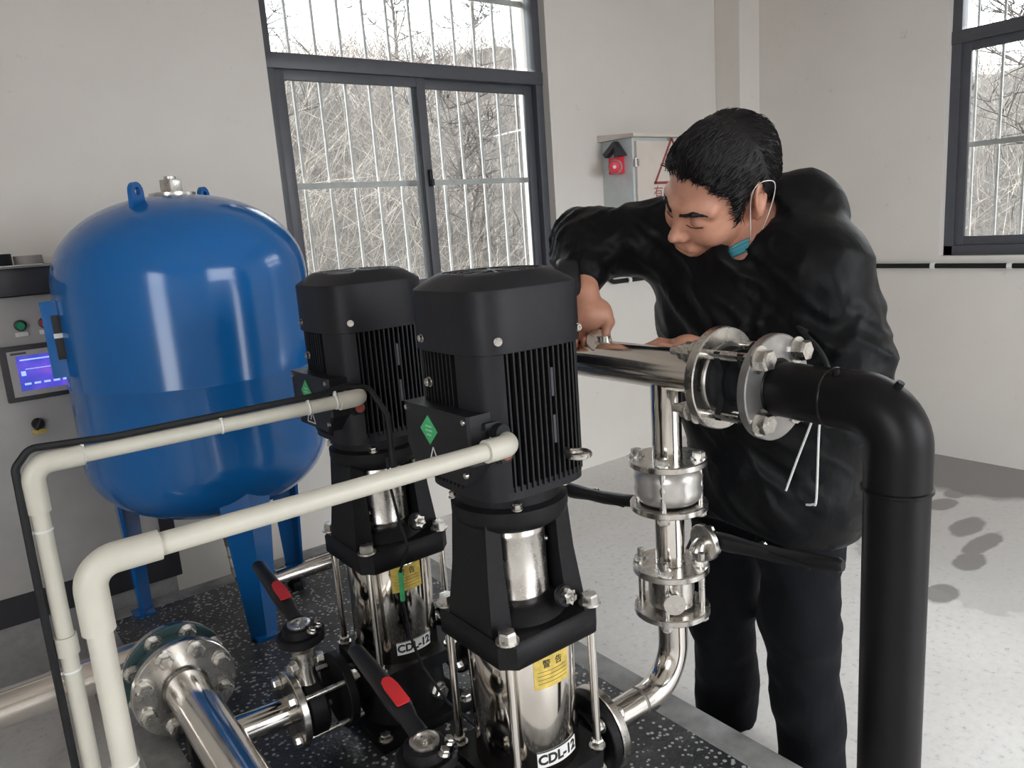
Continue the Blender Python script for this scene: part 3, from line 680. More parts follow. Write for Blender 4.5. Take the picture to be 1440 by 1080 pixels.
    for k in range(12):
        a = k * PI / 6; g.box((.046, 0, 1.281), (.07, .004, .005), T @ Matrix.Rotation(a, 4, 'Z'))
    g.lathe([(.016, 1.278), (.016, 1.284), (.006, 1.285)], T, 20); part('grille', g, M['plastic'], t)
    for dx, dy in ((-.075, -1), (.085, -1), (-1, .05), (1, .0)):
        if abs(dy) == 1: p, nn = (x + dx, y - .1115 * (1 - abs(dx / .1115) ** 4.) ** (1 / 4.), 1.186), (0.1 if dx > 0 else -.45, -1, 0)
        else: p, nn = (x + dx * .1115, y + dy, 1.186), (dx, 0, 0)
        inst('screw', SCR, t, at(p, nn) @ Matrix.Scale(1.25, 4))
    # terminal box on the suction side
    b0 = PX - .132; tbm = Matrix.Identity(4)
    poly = [(-.093, 1.082), (.093, 1.082), (.093, 1.012), (.070, .972), (-.070, .972), (-.093, 1.005)]
    mb = MB().loft([[(xx, y + a * k, zz0) for a, zz0 in poly] for xx, k in ((b0, .965), (b0 + .004, 1), (b0 + .074, 1))])
    mb.box((b0 + .062, y, 1.028), (.03, .15, .09)); tb = part('terminal_box', mb, M['plastic'], t, ang=25)
    for a, z in ((-.083, 1.073), (.083, 1.073), (-.078, .990), (.072, .982)): inst('screw', SCR, tb, at((b0 + .001, y + a, z), (-1, 0, 0)))
    gl = part('cable_gland', MB().lathe([(.019, 0), (.019, .010), (.016, .011), (.016, .018)], at((b0 + .054, y - .092, 1.018), (0, -1, 0)), 6).lathe([(.013, 0), (.013, .022)], at((b0 + .048, y - .092, 1.052), (0, -1, 0)), 20), M['rubber'], tb)
    part('gland_ring', MB().lathe([(.010, .018), (.010, .021), (.006, .021)], at((b0 + .054, y - .092, 1.018), (0, -1, 0)), 16), M['redink'], gl)
    part('box_tab', MB().box((b0 + .046, y - .095, 1.062), (.04, .010, .012), None, .003), M['cover'], tb)
    fm = onface((-1, 0, 0), (b0 - .0004, y + .018, 1.045)); 
    st = part('green_sticker', MB().prism([(0, -.024), (.0255, 0), (0, .024), (-.0255, 0)], 0, .0008, fm), M['greenlabel'], tb, smooth=False)
    lm = MB(); 
    for k, wd in ((.006, .018), (-.001, .02), (-.008, .014)): lm.box((0, k, .0009), (wd, .003, .0004), fm)
    part('sticker_print', lm, mat('pale_green_print', (.25, .62, .36)), st, smooth=False)
    fm = onface((-1, 0, 0), (b0 - .0004, y + .010, .992)); tr = MB()
    for p, q in (((-.02, -.012), (0, .026)), ((0, .026), (.02, -.012)), ((.02, -.012), (-.02, -.012)), ((-.004, .010), (.003, .002)), ((.003, .002), (-.003, -.006))):
        p, q = V((*p, 0)), V((*q, 0)); dd = (q - p).normalized(); nn = V((-dd.y, dd.x, 0)) * .0011
        tr.loft([[p + nn, q + nn, q - nn, p - nn], [a + V((0, 0, .0006)) for a in (p + nn, q + nn, q - nn, p - nn)]], fm)
    part('warning_triangle', tr, M['white'], tb, smooth=False)
    # stickers wrapped on the sleeve
    def wrapped(name, a0, a1, z0, z1, r, m, par, label=None):
        k = 12; aa = [a0 + (a1 - a0) * i / k for i in range(k + 1)]; lo = []
        for z in (z0, z1): lo.append([(r * math.cos(a), r * math.sin(a), z) for a in aa] + [((r - .0008) * math.cos(a), (r - .0008) * math.sin(a), z) for a in reversed(aa)])
        return part(name, MB().loft(lo, T), m, par, label)
    def wraptext(txt, size, ac, zc, r, m, par, bold=0.):
        mb = text_mb(txt, size, bold); o = MB(); o.f = mb.f; o.v = [((r + p[2]) * math.cos(ac + p[0] / r) + x, (r + p[2]) * math.sin(ac + p[0] / r) + y, zc + p[1]) for p in mb.v]
        return part('lettering', o, m, par, smooth=False)
    ya = math.radians(-93); yl = wrapped('yellow_sticker', ya - .38, ya + .38, .593, .650, .0953, M['yellow'], sl)
    wraptext('警  告', .016, ya, .636, .0956, M['ink'], yl)
    for k in range(4):
        wraptext('———————', .0085, ya, .624 - .007 * k, .0956, mat('faded_print', (.20, .13, .03)), yl)
    wl = wrapped('white_sticker', math.radians(-115) - .04, math.radians(-115) + .86, .446, .474, .0953, M['white'], sl)
    wraptext('CDL-12', .025, math.radians(-115) + .40, .460, .0956, M['ink'], wl, .0009)
    return t
pump = make_pump()
pump_b = copy_tree(pump); pump_b.location.y = P1; pump_b['label'] = 'farther black multistage pump standing between the blue tank and the nearest pump'
LOC[pump_b.name] = V((PX, P1, ZP))

# ------------------------------------------------------------------ ivory conduits to the terminal boxes
def pvc(label, y, x0, x1, z, gl, zb):
    t = thing('plastic_conduit', label, 'pipe', (x0, y, 0), 'ivory plastic conduits'); r = .0130; q = .0168
    part('vertical_pipe', MB().tube([(x0, y, zb), (x0, y, z - .045)], r, 24), M['pvc'], t)
    part('horizontal_pipe', MB().tube([(x0 + .045, y, z), (x1 - .03, y, z)], r, 24), M['pvc'], t)
    part('elbow', MB().tube(bend([(x0, y, z - .075), (x0, y, z), (x0 + .072, y, z)], .028, 10), q, 24), M['pvc'], t)
    part('end_elbow', MB().tube(bend([(x1 - .048, y, z), (x1, y, z), (x1, y + gl, z)], .0190, 10), .0172, 24), M['pvc'], t)
    part('coupling', MB().lathe([(q, -.016), (q, .016)], at((x0, y, z - .30), (0, 0, 1)), 24), M['pvc'], t)
    return t
CB = pvc('nearest ivory plastic conduit elbowing down in front of the suction flange', .876, .084, .645, 1.036, .040, 0)
CA = pvc('ivory plastic conduit crossing in front of the blue tank with a black cable on it', 1.352, .082, .640, 1.045, .045, 0)
def ties(t, y, x0, xs_, z, zs):
    for xx in xs_: part('cable_tie', MB().lathe([(.0137, -.002), (.0147, 0), (.0137, .002)], at((xx, y, z), (1, 0, 0)), 20).box((xx, y - .001, z + .017), (.005, .006, .010)), M['white'], t)
    for zz in zs: part('cable_tie', MB().lathe([(.0137, -.002), (.0147, 0), (.0137, .002)], at((x0, y, zz), (0, 0, 1)), 20).box((x0 - .017, y, zz), (.014, .006, .005)), M['white'], t)
ties(CA, 1.352, .082, (.155, .37, .53, .585), 1.045, (.94, .70)); ties(CB, .876, .084, (), 1.036, (.80,))
t = tag(part('signal_cable', MB().tube(bend([(.058, 1.352, .02), (.060, 1.345, .90), (.062, 1.352, 1.045), (.085, 1.352, 1.071), (.20, 1.352, 1.064), (.40, 1.352, 1.0645), (.55, 1.352, 1.065), (.600, 1.356, 1.070), (.66, 1.36, 1.060), (.688, 1.345, 1.00), (.690, 1.345, .88)], .02, 4), .006, 8), M['rubber'], loc=(.058, 1.352, 0)), 'black cable tied along the ivory conduit in front of the blue tank', 'cable')
pts = [(.690, 1.372, .905), (.686, 1.36, .84), (.695, 1.352, .76), (.700, 1.340, .715), (.690, 1.364, .66), (.694, 1.376, .58), (.700, 1.372, .50), (.712, 1.352, .43), (.735, 1.30, .36), (.79, 1.22, .28), (.83, 1.15, .268), (.86, 1.02, .267)]
t = thing('sensor_wire', 'thin black wire hanging down the farther pump with a green tag', 'cable', (.69, 1.35, ZP))
part('wire', MB().tube(bend(pts, .006, 3), .0032, 6), M['rubber'], t)
part('green_tag', MB().tube([(.690, 1.366, .655), (.692, 1.371, .62), (.694, 1.3765, .585)], .0055, 8), M['greenlabel'], t)

# ------------------------------------------------------------------ suction side
MX, MZ = .312, .38
t = thing('suction_manifold', 'large stainless suction manifold with end flange in front of the platform', 'manifold', (MX, 1.3, ZP))
part('main_pipe', MB().tube([(MX, .70, MZ), (MX, 1.745, MZ)], .047, 36), M['steel'], t)
part('weld_bead', MB().lathe([(.047, -.006), (.0505, 0), (.047, .006)], at((MX, 1.728, MZ), (0, 1, 0)), 36, False, False), M['dullsteel'], t)
fl = part('end_flange', disc(MB(), (MX, 1.745, MZ), (0, 1, 0), .112, .020), M['steel2'], t)
for d in ring_dirs((0, 1, 0), 8, PI / 8): inst('bolt', HBL, fl, at(V((MX, 1.734, MZ)) + d * .090, (0, -1, 0)))
for yy in (P2, P1): 
    b = part('branch_pipe', MB().tube([(MX + .03, yy, MZ), (.462, yy, ZPORT)], .0305, 28), M['steel'], t)
    f = part('branch_flange', disc(MB(), (.468, yy, ZPORT), (1, 0, 0), .083, .016), M['steel2'], t)
    for d in ring_dirs((1, 0, 0), 4, PI / 4): inst('bolt', HB, f, at(V((.459, yy, ZPORT)) + d * .064, (-1, 0, 0)))
part('support', MB().box((MX, 1.62, ZP + .038), (.07, .04, .076), None, .003), M['iron'], t)
t = thing('inlet_pipe', 'large stainless inlet pipe coming in low on the left side with a teal gasket', 'pipe', (.1, 1.93, .3))
part('pipe', MB().tube(bend([(-1.6, 1.955, MZ - .018), (MX, 1.955, MZ), (MX, 1.845, MZ)], .075, 10), .043, 36), M['steel'], t)
fl = part('flange', disc(MB(), (MX, 1.838, MZ), (0, 1, 0), .114, .020), M['steel2'], t)
part('gasket_body', MB().lathe([(.092, -.034), (.098, -.02), (.098, .02), (.092, .034)], at((MX, 1.793, MZ), (0, 1, 0)), 40), M['teal'], t)
part('gasket_ring', disc(MB(), (MX, 1.822, MZ), (0, 1, 0), .117, .010), M['teal'], t)
for d in ring_dirs((0, 1, 0), 8, PI / 8):
    inst('nut', HBL, fl, at(V((MX, 1.816, MZ)) + d * .098, (0, -1, 0)))
for x in (-.15, -.9): part('pipe_support', MB().box((x, 1.955, .16), (.05, .04, .32), None, .003).box((x, 1.955, .01), (.12, .12, .02), None, .002), M['panel'], t)

def butterfly(label, y):
    x = .5; t = thing('butterfly_valve', label, 'valve', (x, y, ZPORT), 'lever valves on the suction side')
    part('wafer_body', MB().lathe([(.060, -.0225), (.066, -.016), (.066, .016), (.060, .0225)], at((x, y, ZPORT), (1, 0, 0)), 36), M['iron'], t)
    for d in ring_dirs((1, 0, 0), 4, PI / 4):
        b = part('through_bolt', rod(MB(), V((.478, y, ZPORT)) + d * .064, V((.60, y, ZPORT)) + d * .064, .006), M['zinc'], t)
    part('neck', MB().lathe([(.030, ZPORT + .05), (.022, ZPORT + .08), (.022, ZPORT + .130), (.032, ZPORT + .140), (.034, ZPORT + .150)], Matrix.Translation((x, y, 0)), 24), M['steel2'], t)
    for s in (-1, 1): inst('bolt', HB, t, at((x + .024 * s, y - .012, ZPORT + .105), (s, -.3, 0)))
    mb = MB().lathe([(.044, ZPORT + .150), (.050, ZPORT + .155), (.050, ZPORT + .166), (.046, ZPORT + .170)], Matrix.Translation((x, y, 0)), 32)
    mb.lathe([(.036, ZPORT + .170), (.034, ZPORT + .186), (.030, ZPORT + .188)], Matrix.Translation((x, y, 0)), 28); lp = part('notch_plate', mb, M['iron'], t)
    for k in range(9):
        a = -.9 + k * .22; part('notch', MB().box((x + .047 * math.cos(a), y + .047 * math.sin(a), ZPORT + .171), (.007, .005, .006), None), M['plastic'], lp, smooth=False)
    mb = MB().lathe([(.024, ZPORT + .187), (.024, ZPORT + .193), (.0185, ZPORT + .194), (.018, ZPORT + .190), (.007, ZPORT + .190), (.006, ZPORT + .197), (.003, ZPORT + .198)], Matrix.Translation((x, y, 0)), 28)
    part('spindle_cap', mb, M['zinc'], t)
    for dx, dy in ((.032, -.018), (.012, -.036)): inst('bolt', HBS, t, at((x + dx, y + dy, ZPORT + .182), (.3, -.3, 1)))
    # lever
    z0 = ZPORT + .187; A = V((x + .002, y + .02, z0 + .002)); Bp = V((x + .004, y + .245, z0 + .052)); d = (Bp - A).normalized(); sx = V((1, 0, 0)); u = sx.cross(d).normalized()
    def sec(s, wd, h): 
        c = A + (Bp - A) * s; return [c + sx * (wd * math.cos(a)) + u * (h * max(-.6, math.sin(a)) + h * .6) for a in [2 * PI * i / 16 for i in range(16)]]
    lv = part('lever', MB().loft([sec(.0, .017, .006), sec(.14, .016, .008), sec(.2, .019, .012), sec(.34, .020, .015), sec(.6, .017, .015), sec(.95, .0145, .013), sec(1, .011, .009)]), M['plastic'], t)
    mb = MB(); lo = []
    for s, wd in ((.21, .009), (.22, .0125), (.40, .0125), (.47, .010), (.50, .004)):
        c = A + (Bp - A) * s + u * (.0245 if s < .3 else .0255); lo.append([c + sx * wd, c + sx * wd + u * .003, c - sx * wd + u * .003, c - sx * wd])
    mb.loft(lo); part('red_grip_insert', mb, M['red'], lv)
    return t
butterfly('lever butterfly valve with red grip insert in front of the nearest pump', P2 - .034)
butterfly('lever butterfly valve with red grip insert beside the blue tank leg', P1 - .010)

# ------------------------------------------------------------------ discharge side
RX, HZ = 1.123, 1.057
def riser(label, y):
    t = thing('discharge_riser', label, 'pipe', (RX, y, .3), 'discharge risers')
    fl = part('pump_flange', disc(MB(), (PX + .172, y, ZPORT), (1, 0, 0), .083, .018), M['steel2'], t)
    for d in ring_dirs((1, 0, 0), 4, PI / 4): inst('bolt', HB, fl, at(V((PX + .181, y, ZPORT)) + d * .063, (1, 0, 0)))
    part('elbow_pipe', MB().tube(bend([(PX + .18, y, ZPORT), (RX, y, ZPORT), (RX, y, .545)], .095, 14), .0305, 32), M['steel'], t)
    part('weld_bead', MB().lathe([(.0305, -.004), (.033, 0), (.0305, .004)], at((RX - .11, y, ZPORT), (1, 0, 0)), 28, False, False), M['dullsteel'], t)
    def fset(z, name):
        f = part(name, disc(MB(), (RX, y, z), (0, 0, 1), .078, .014), M['steel2'], t); return f
    f1 = fset(.548, 'flange'); f2 = fset(.640, 'flange')
    part('nipple_pipe', MB().tube([(RX, y, .648), (RX, y, .775)], .030, 32), M['steel'], t)
    f3 = fset(.776, 'flange'); f4 = fset(.868, 'flange')
    part('upper_pipe', MB().tube([(RX, y, .875), (RX, y, HZ - .02)], .030, 32), M['steel'], t)
    part('check_valve_body', MB().lathe([(.058, .787), (.066, .795), (.069, .812), (.066, .824), (.069, .836), (.066, .850), (.058, .858)], Matrix.Translation((RX, y, 0)), 44), mat('milky_stainless', (.62, .60, .57), .32, .75, .1, 40), t)
    for za, zb, ph, kind in ((.548, .640, .55, ST), (.776, .868, .55, HB)):
        for k in range(4):
            a = ph + PI / 2 * k; cx, cy_ = RX + .062 * math.cos(a), y + .062 * math.sin(a)
            b = part('stud', rod(MB(), (cx, cy_, za - .02), (cx, cy_, zb + .01), .0068), M['zinc'], t)
            inst('nut', kind, b, at((cx, cy_, zb + .007), (0, 0, 1))); inst('nut', HB, b, at((cx, cy_, za - .007), (0, 0, -1)))
    return t
riser('stainless discharge riser with bolted flanges beside the nearest pump', P2)
riser('stainless discharge riser mostly hidden behind the nearest pump', P1)
def dvalve(label, y, droop):
    t = thing('wafer_valve', label, 'valve', (RX, y, .594), 'lever valves on the discharge side')
    part('wafer_body', MB().lathe([(.036, .556), (.047, .562), (.047, .626), (.036, .632)], Matrix.Translation((RX, y, 0)), 32), M['steel2'], t)
    mb = MB(); mb.lathe([(.018, 0), (.018, .03)], at((RX - .035, y - .03, .594), (-.6, -.8, 0)), 16); mb.lathe([(.022, .03), (.022, .036)], at((RX - .035, y - .03, .594), (-.6, -.8, 0)), 16); part('pressure_port', mb, M['steel2'], t)
    part('stem_neck', MB().tube(bend([(RX + .03, y, .60), (RX + .075, y, .60), (RX + .085, y, .655), (RX + .11, y, .657)], .02, 5), .017, 16), M['steel2'], t)
    f = part('mount_flange', disc(MB(), (RX + .104, y - .004, .660), (1, -.15, .05), .040, .012), M['steel2'], t)
    part('mount_hub', MB().lathe([(.030, .0), (.026, .02), (.016, .026)], at((RX + .108, y - .004, .660), (1, -.15, .05)), 24), M['zinc'], t)
    for d in ring_dirs((1, -.15, .05), 4, .3): inst('bolt', HBS, f, at(V((RX + .111, y - .005, .660)) + d * .030, (1, -.15, .05)))
    A = V((RX + .122, y - .03, .664)); Bp = V((RX + .118, y - .31, .690 + droop)); d = (Bp - A).normalized(); sz = V((1, 0, 0)); u = sz.cross(d).normalized()
    def sec(s, wd, h, off=0):
        c = A + (Bp - A) * s + u * off; return [c + sz * (wd * math.cos(a)) + u * (h * math.sin(a)) for a in [2 * PI * i / 12 for i in range(12)]]
    lv = part('lever', MB().loft([sec(-.08, .012, .020), sec(.08, .012, .021), sec(.3, .011, .016), sec(.5, .012, .017), sec(.75, .012, .016, -.004), sec(.97, .011, .015, -.010), sec(1, .008, .010, -.010)]), M['plastic'], t)
    inst('bolt', HBS, lv, at(A + (Bp - A) * .35 + V((.010, 0, .006)), (1, 0, .3)))
    part('grip_slot', MB().box(A + (Bp - A) * .62 + V((-.012, 0, 0)), (.004, .09, .010)), M['rubber'], lv, smooth=False)
    return t
dvalve('black lever valve on the discharge riser of the nearest pump in front of the man', P2, .0)
dvalve('black lever valve sticking out behind the nearest pump at knee height', P1, .0)

t = thing('discharge_header', 'thick stainless discharge header pipe the man is working on', 'pipe', (RX, 1.3, HZ))
part('main_pipe', MB().tube([(RX, .872, HZ), (RX, 2.36, HZ)], .0415, 40), M['steel'], t)
part('end_cap', MB().lathe([(.0415, 0), (.038, .016), (.02, .026), (.002, .028)], at((RX, 2.36, HZ), (0, 1, 0)), 32), M['steel2'], t)
HF = part('flange', disc(MB(), (RX, .868, HZ - .004), (0, 1, 0), .094, .020, .002, 56), M['steel2'], t)
part('weld_bead', MB().lathe([(.0415, -.005), (.045, 0), (.0415, .005)], at((RX, .884, HZ), (0, 1, 0)), 32, False, False), M['dullsteel'], t)
part('top_boss', MB().lathe([(.015, .036), (.015, .052)], Matrix.Translation((RX, 1.17, HZ)), 16), M['steel2'], t)
part('gauge_boss', MB().lathe([(.013, .036), (.013, .06)], Matrix.Translation((RX, 1.268, HZ)), 16), M['steel2'], t)
t = thing('rubber_joint', 'black rubber lugged joint clamped between the two header flanges', 'joint', (RX, .83, HZ))
HC = V((RX, .813, HZ - .005))
part('body', MB().lathe([(.060, -.044), (.060, -.034), (.050, -.026), (.048, .0), (.052, .016), (.062, .026), (.062, .044)], at(HC, (0, -1, 0)), 44), M['rubber'], t)
lm = MB()
for z0 in (.004,):
    mm = at(HC, (0, -1, 0)); outl = []
    for i in range(72):
        a = 2 * PI * i / 72; k = max(0, math.cos(2 * (a - PI / 4) * 2 / 1)) if False else max(0, math.cos(4 * (a - PI / 4))) ** 3
        outl.append(((.056 + .030 * k) * math.cos(a), (.056 + .030 * k) * math.sin(a)))
    lm.prism(outl, -.024, -.012, mm); lm.prism(outl, .024, .036, mm)
part('lugs', lm, M['rubber'], t)
part('seal_ring', MB().lathe([(.066, -.046), (.068, -.043), (.066, -.040)], at(HC, (0, -1, 0)), 40), M['dullsteel'], t)

t = thing('black_outlet_pipe', 'thick black plastic outlet pipe bending down in front of the man', 'pipe', (RX, .54, 0))
BY, BZ = .545, 1.045
fl = part('backing_flange', disc(MB(), (RX, .760, BZ + .004), (0, 1, 0), .092, .018, .002, 56), mat('grey_zinc_flange', (.36, .35, .34), .34, .8, .12, 30), t)
part('stub_end', MB().lathe([(.060, -.0), (.060, .012), (.049, .03)], at((RX, .778, BZ + .004), (0, -1, 0)), 36), M['hdpe'], t)
part('horizontal_pipe', MB().tube([(RX, .775, BZ + .003), (RX, BY + .09, BZ)], .0470, 40), M['hdpe'], t)
part('elbow', MB().tube(bend([(RX, BY + .105, BZ), (RX, BY, BZ), (RX, BY, .915)], .064, 14), .0485, 40), M['hdpe'], t)
part('vertical_pipe', MB().tube([(RX, BY, .925), (RX, BY, 0.0)], .0475, 40), M['hdpe'], t)
part('weld_bead', MB().lathe([(.048, -.004), (.0515, -.002), (.0515, .002), (.048, .004)], at((RX, BY, .917), (0, 0, 1)), 40, False, False), M['hdpe'], t)
part('weld_bead', MB().lathe([(.047, -.004), (.0495, 0), (.047, .004)], at((RX, BY + .105, BZ), (0, 1, 0)), 40, False, False), M['hdpe'], t)
part('fusion_pin', MB().lathe([(.007, 0), (.006, .010)], at((RX + .0, BY + .064 - .060, BZ - .064 + .093), (0, -.54, .84)), 12), M['hdpe'], t)
part('fusion_pin', MB().lathe([(.007, 0), (.006, .008)], at((RX - .02, BY + .09, BZ + .043), (-.4, 0, 1)), 12), M['hdpe'], t)
for k, d in enumerate(ring_dirs((0, 1, 0), 4, PI / 4)):
    c = HC + d * .076
    b = thing('flange_bolt', ['long zinc bolt through the header flange, upper one farther from the camera', 'long zinc bolt through the header flange, upper one nearer the camera', 'long zinc bolt through the header flange, lower one nearer the camera', 'long zinc bolt through the header flange, lower one farther from the camera'][k], 'bolt', c, 'bolts of the header joint')
    y0 = Vector((c.x, 0, c.z))
    part('shank', rod(MB(), (c.x, .735, c.z), (c.x, .935, c.z), .0085), M['zinc'], b)
    inst('head', HBL, b, at((c.x, .752, c.z), (0, -1, 0)) @ Matrix.Scale(1.15, 4))
    inst('nut', HBL, b, at((c.x, .878, c.z), (0, 1, 0)) @ Matrix.Scale(1.1, 4)); inst('nut', HBL, b, at((c.x, .897, c.z), (0, 1, 0)) @ Matrix.Scale(.95, 4))
t = thing('pressure_gauge', 'black round pressure gauge seen edge-on beyond the nearest fan cover', 'gauge', (RX, 1.268, HZ + .05))
ga = V((-.78, .63, 0)); gc = V((RX - .002, 1.268, 1.212))
part('stem', MB().lathe([(.008, HZ + .055), (.008, 1.18)], Matrix.Translation((RX, 1.268, 0)), 12).box((RX, 1.268, HZ + .072), (.02, .02, .02), None, .002), M['zinc'], t)
part('case', MB().lathe([(.052, -.022), (.058, -.018), (.058, .006), (.054, .007)], at(gc, ga), 44), M['plastic'], t)
part('bezel', MB().lathe([(.060, .006), (.060, .019), (.055, .026), (.052, .026), (.052, .022)], at(gc, ga), 44), M['plastic'], t)
part('dial', MB().lathe([(.051, .020), (.051, .0225)], at(gc, ga), 36), M['white'], t)
for k in range(3):
    a = 2 * PI * k / 3 + .3; d = (frame_z(ga).to_3x3() @ V((math.cos(a), math.sin(a), 0))); inst('screw', SCR, t, at(gc + d * .058 - ga * .004, d))
# ------------------------------------------------------------------ the man (distance fields turned into smooth meshes)
A3 = lambda *p: np.array(p, np.float32)
def rc(P, a, b, r1, r2):
    a, b = np.asarray(a, np.float32), np.asarray(b, np.float32); ab = b - a; t = np.clip((P - a) @ ab / max(1e-9, ab @ ab), 0, 1)
    return np.linalg.norm(P - a - t[:, None] * ab, axis=1) - (r1 + (r2 - r1) * t)
def el(P, c, r, Rm=None):
    q = P - np.asarray(c, np.float32)
    if Rm is not None: q = q @ Rm
    r = np.asarray(r, np.float32); k0 = np.linalg.norm(q / r, axis=1); k1 = np.linalg.norm(q / (r * r), axis=1) + 1e-9; return k0 * (k0 - 1) / k1
def smin(a, b, k): h = np.maximum(k - np.abs(a - b), 0) / k; return np.minimum(a, b) - h * h * k * .25
def smax(a, b, k): return -smin(-a, -b, k)
_T = np.random.RandomState(5).rand(32, 32, 32).astype(np.float32)
def vn(P, f):
    q = P * np.asarray(f, np.float32); i = np.floor(q).astype(np.int32); t = q - i; t = t * t * (3 - 2 * t); i &= 31; j = (i + 1) & 31
    def g(a, b, c): return _T[(i if a == 0 else j)[:, 0], (i if b == 0 else j)[:, 1], (i if c == 0 else j)[:, 2]]
    x, y, z = t[:, 0], t[:, 1], t[:, 2]
    return ((g(0,0,0)*(1-x)+g(1,0,0)*x)*(1-y)+(g(0,1,0)*(1-x)+g(1,1,0)*x)*y)*(1-z)+((g(0,0,1)*(1-x)+g(1,0,1)*x)*(1-y)+(g(0,1,1)*(1-x)+g(1,1,1)*x)*y)*z - .5
def nets(fn, lo, hi, h, name, m, xf=None):
    lo = np.asarray(lo, np.float32); n = np.ceil((np.asarray(hi) - lo) / h).astype(int) + 1
    ax3 = [lo[k] + h * np.arange(n[k], dtype=np.float32) for k in range(3)]
    G = np.stack(np.meshgrid(*ax3, indexing='ij'), -1).reshape(-1, 3); F = np.empty(len(G), np.float32)
    for s in range(0, len(G), 400000): F[s:s + 400000] = fn(G[s:s + 400000])
    F = F.reshape(n); nx, ny, nz = n - 1
    acc = np.zeros((nx, ny, nz, 3), np.float32); cnt = np.zeros((nx, ny, nz), np.float32)
    c8 = [(a, b, c) for a in (0, 1) for b in (0, 1) for c in (0, 1)]
    sl = lambda a, b, c: F[a:a + nx, b:b + ny, c:c + nz]
    for p in c8:
        for k in range(3):
            if p[k]: continue
            q = list(p); q[k] = 1; fa, fb = sl(*p), sl(*q); mk = (fa < 0) != (fb < 0)
            t = np.where(mk, fa / np.where(mk, fa - fb, 1), 0)
            for d in range(3): acc[..., d] += np.where(mk, p[d] + (t if d == k else 0), 0)
            cnt += mk
    act = cnt > 0; idx = -np.ones((nx, ny, nz), np.int64); idx[act] = np.arange(act.sum())
    ijk = np.argwhere(act); vs = lo + h * (ijk + acc[act] / cnt[act][:, None])
    fs = []
    S = F < 0
    for k in range(3):
        a, b = (k + 1) % 3, (k + 2) % 3
        s0 = np.moveaxis(S, (k, a, b), (0, 1, 2)); I = np.moveaxis(idx, (k, a, b), (0, 1, 2))
        e0, e1 = s0[:-1, 1:-1, 1:-1], s0[1:, 1:-1, 1:-1]
        q = np.stack([I[:, :-1, :-1], I[:, 1:, :-1], I[:, 1:, 1:], I[:, :-1, 1:]], -1)
        for mk, rev in ((e0 & ~e1, False), (~e0 & e1, True)):
            f = q[mk]; fs.append(f[:, ::-1] if rev else f)
    fs = np.concatenate(fs); fs = fs[(fs >= 0).all(1)]
    if xf is not None: vs = vs @ xf[0].T + xf[1]
    me = bpy.data.meshes.new(name); me.from_pydata(vs.tolist(), [], fs.tolist()); me.validate(); me.materials.append(m); me.shade_smooth(); return me
def smooth_path(pts, n=5):
    P_ = [V(p) for p in pts]; out = []
    for i in range(len(P_) - 1):
        a, b, c, d = P_[max(0, i - 1)], P_[i], P_[i + 1], P_[min(len(P_) - 1, i + 2)]
        for k in range(n):
            t = k / n; out.append(.5 * (2 * b + (c - a) * t + (2 * a - 5 * b + 4 * c - d) * t * t + (3 * b - 3 * c + d - a) * t ** 3))
    out.append(P_[-1]); return out
unit = lambda v: np.asarray(v, np.float64) / np.linalg.norm(v)
# --- pose, in world metres
HC_ = A3(1.300, 1.000, 1.400); HS = 1.115; HSV = np.array([1.20, 1.115, 1.115])
yaw, pitch, roll = math.radians(57), math.radians(31), math.radians(-30)
tocam, left_ = np.array([-.785, -.619, 0]), np.array([-.619, .785, 0])
Fh = tocam * math.cos(yaw) + left_ * math.sin(yaw); Fv = unit(Fh * math.cos(pitch) + np.array([0, 0, -math.sin(pitch)]))
Lv = unit(np.cross([0, 0, 1], Fv)); Uv = np.cross(Fv, Lv)
Lv, Uv = Lv * math.cos(roll) + Uv * math.sin(roll), Uv * math.cos(roll) - Lv * math.sin(roll)
HR = np.stack([Fv, Lv, Uv], 1)                        # local (forward, left, up) -> world
hw = lambda p: HR @ (np.asarray(p, float) * HSV) + HC_
NK = A3(1.405, .985, 1.285)
JL, JR = A3(1.395, .845, 1.235), A3(1.345, 1.165, 1.300)
EL, WL = A3(1.385, .775, 1.045), A3(1.250, .930, 1.055)
ER, WR = A3(1.225, 1.330, 1.300), A3(1.128, 1.232, 1.195)
CH, BE, PE = A3(1.425, .995, 1.13), A3(1.455, .985, .95), A3(1.46, .985, .84)
KL, AL, KR, AR = A3(1.415, .895, .47), A3(1.445, .875, .08), A3(1.415, 1.105, .47), A3(1.47, 1.135, .08)
HL_, HRt = A3(1.45, .905, .82), A3(1.46, 1.08, .82)
KN = hw((-.02, 0, -.06))
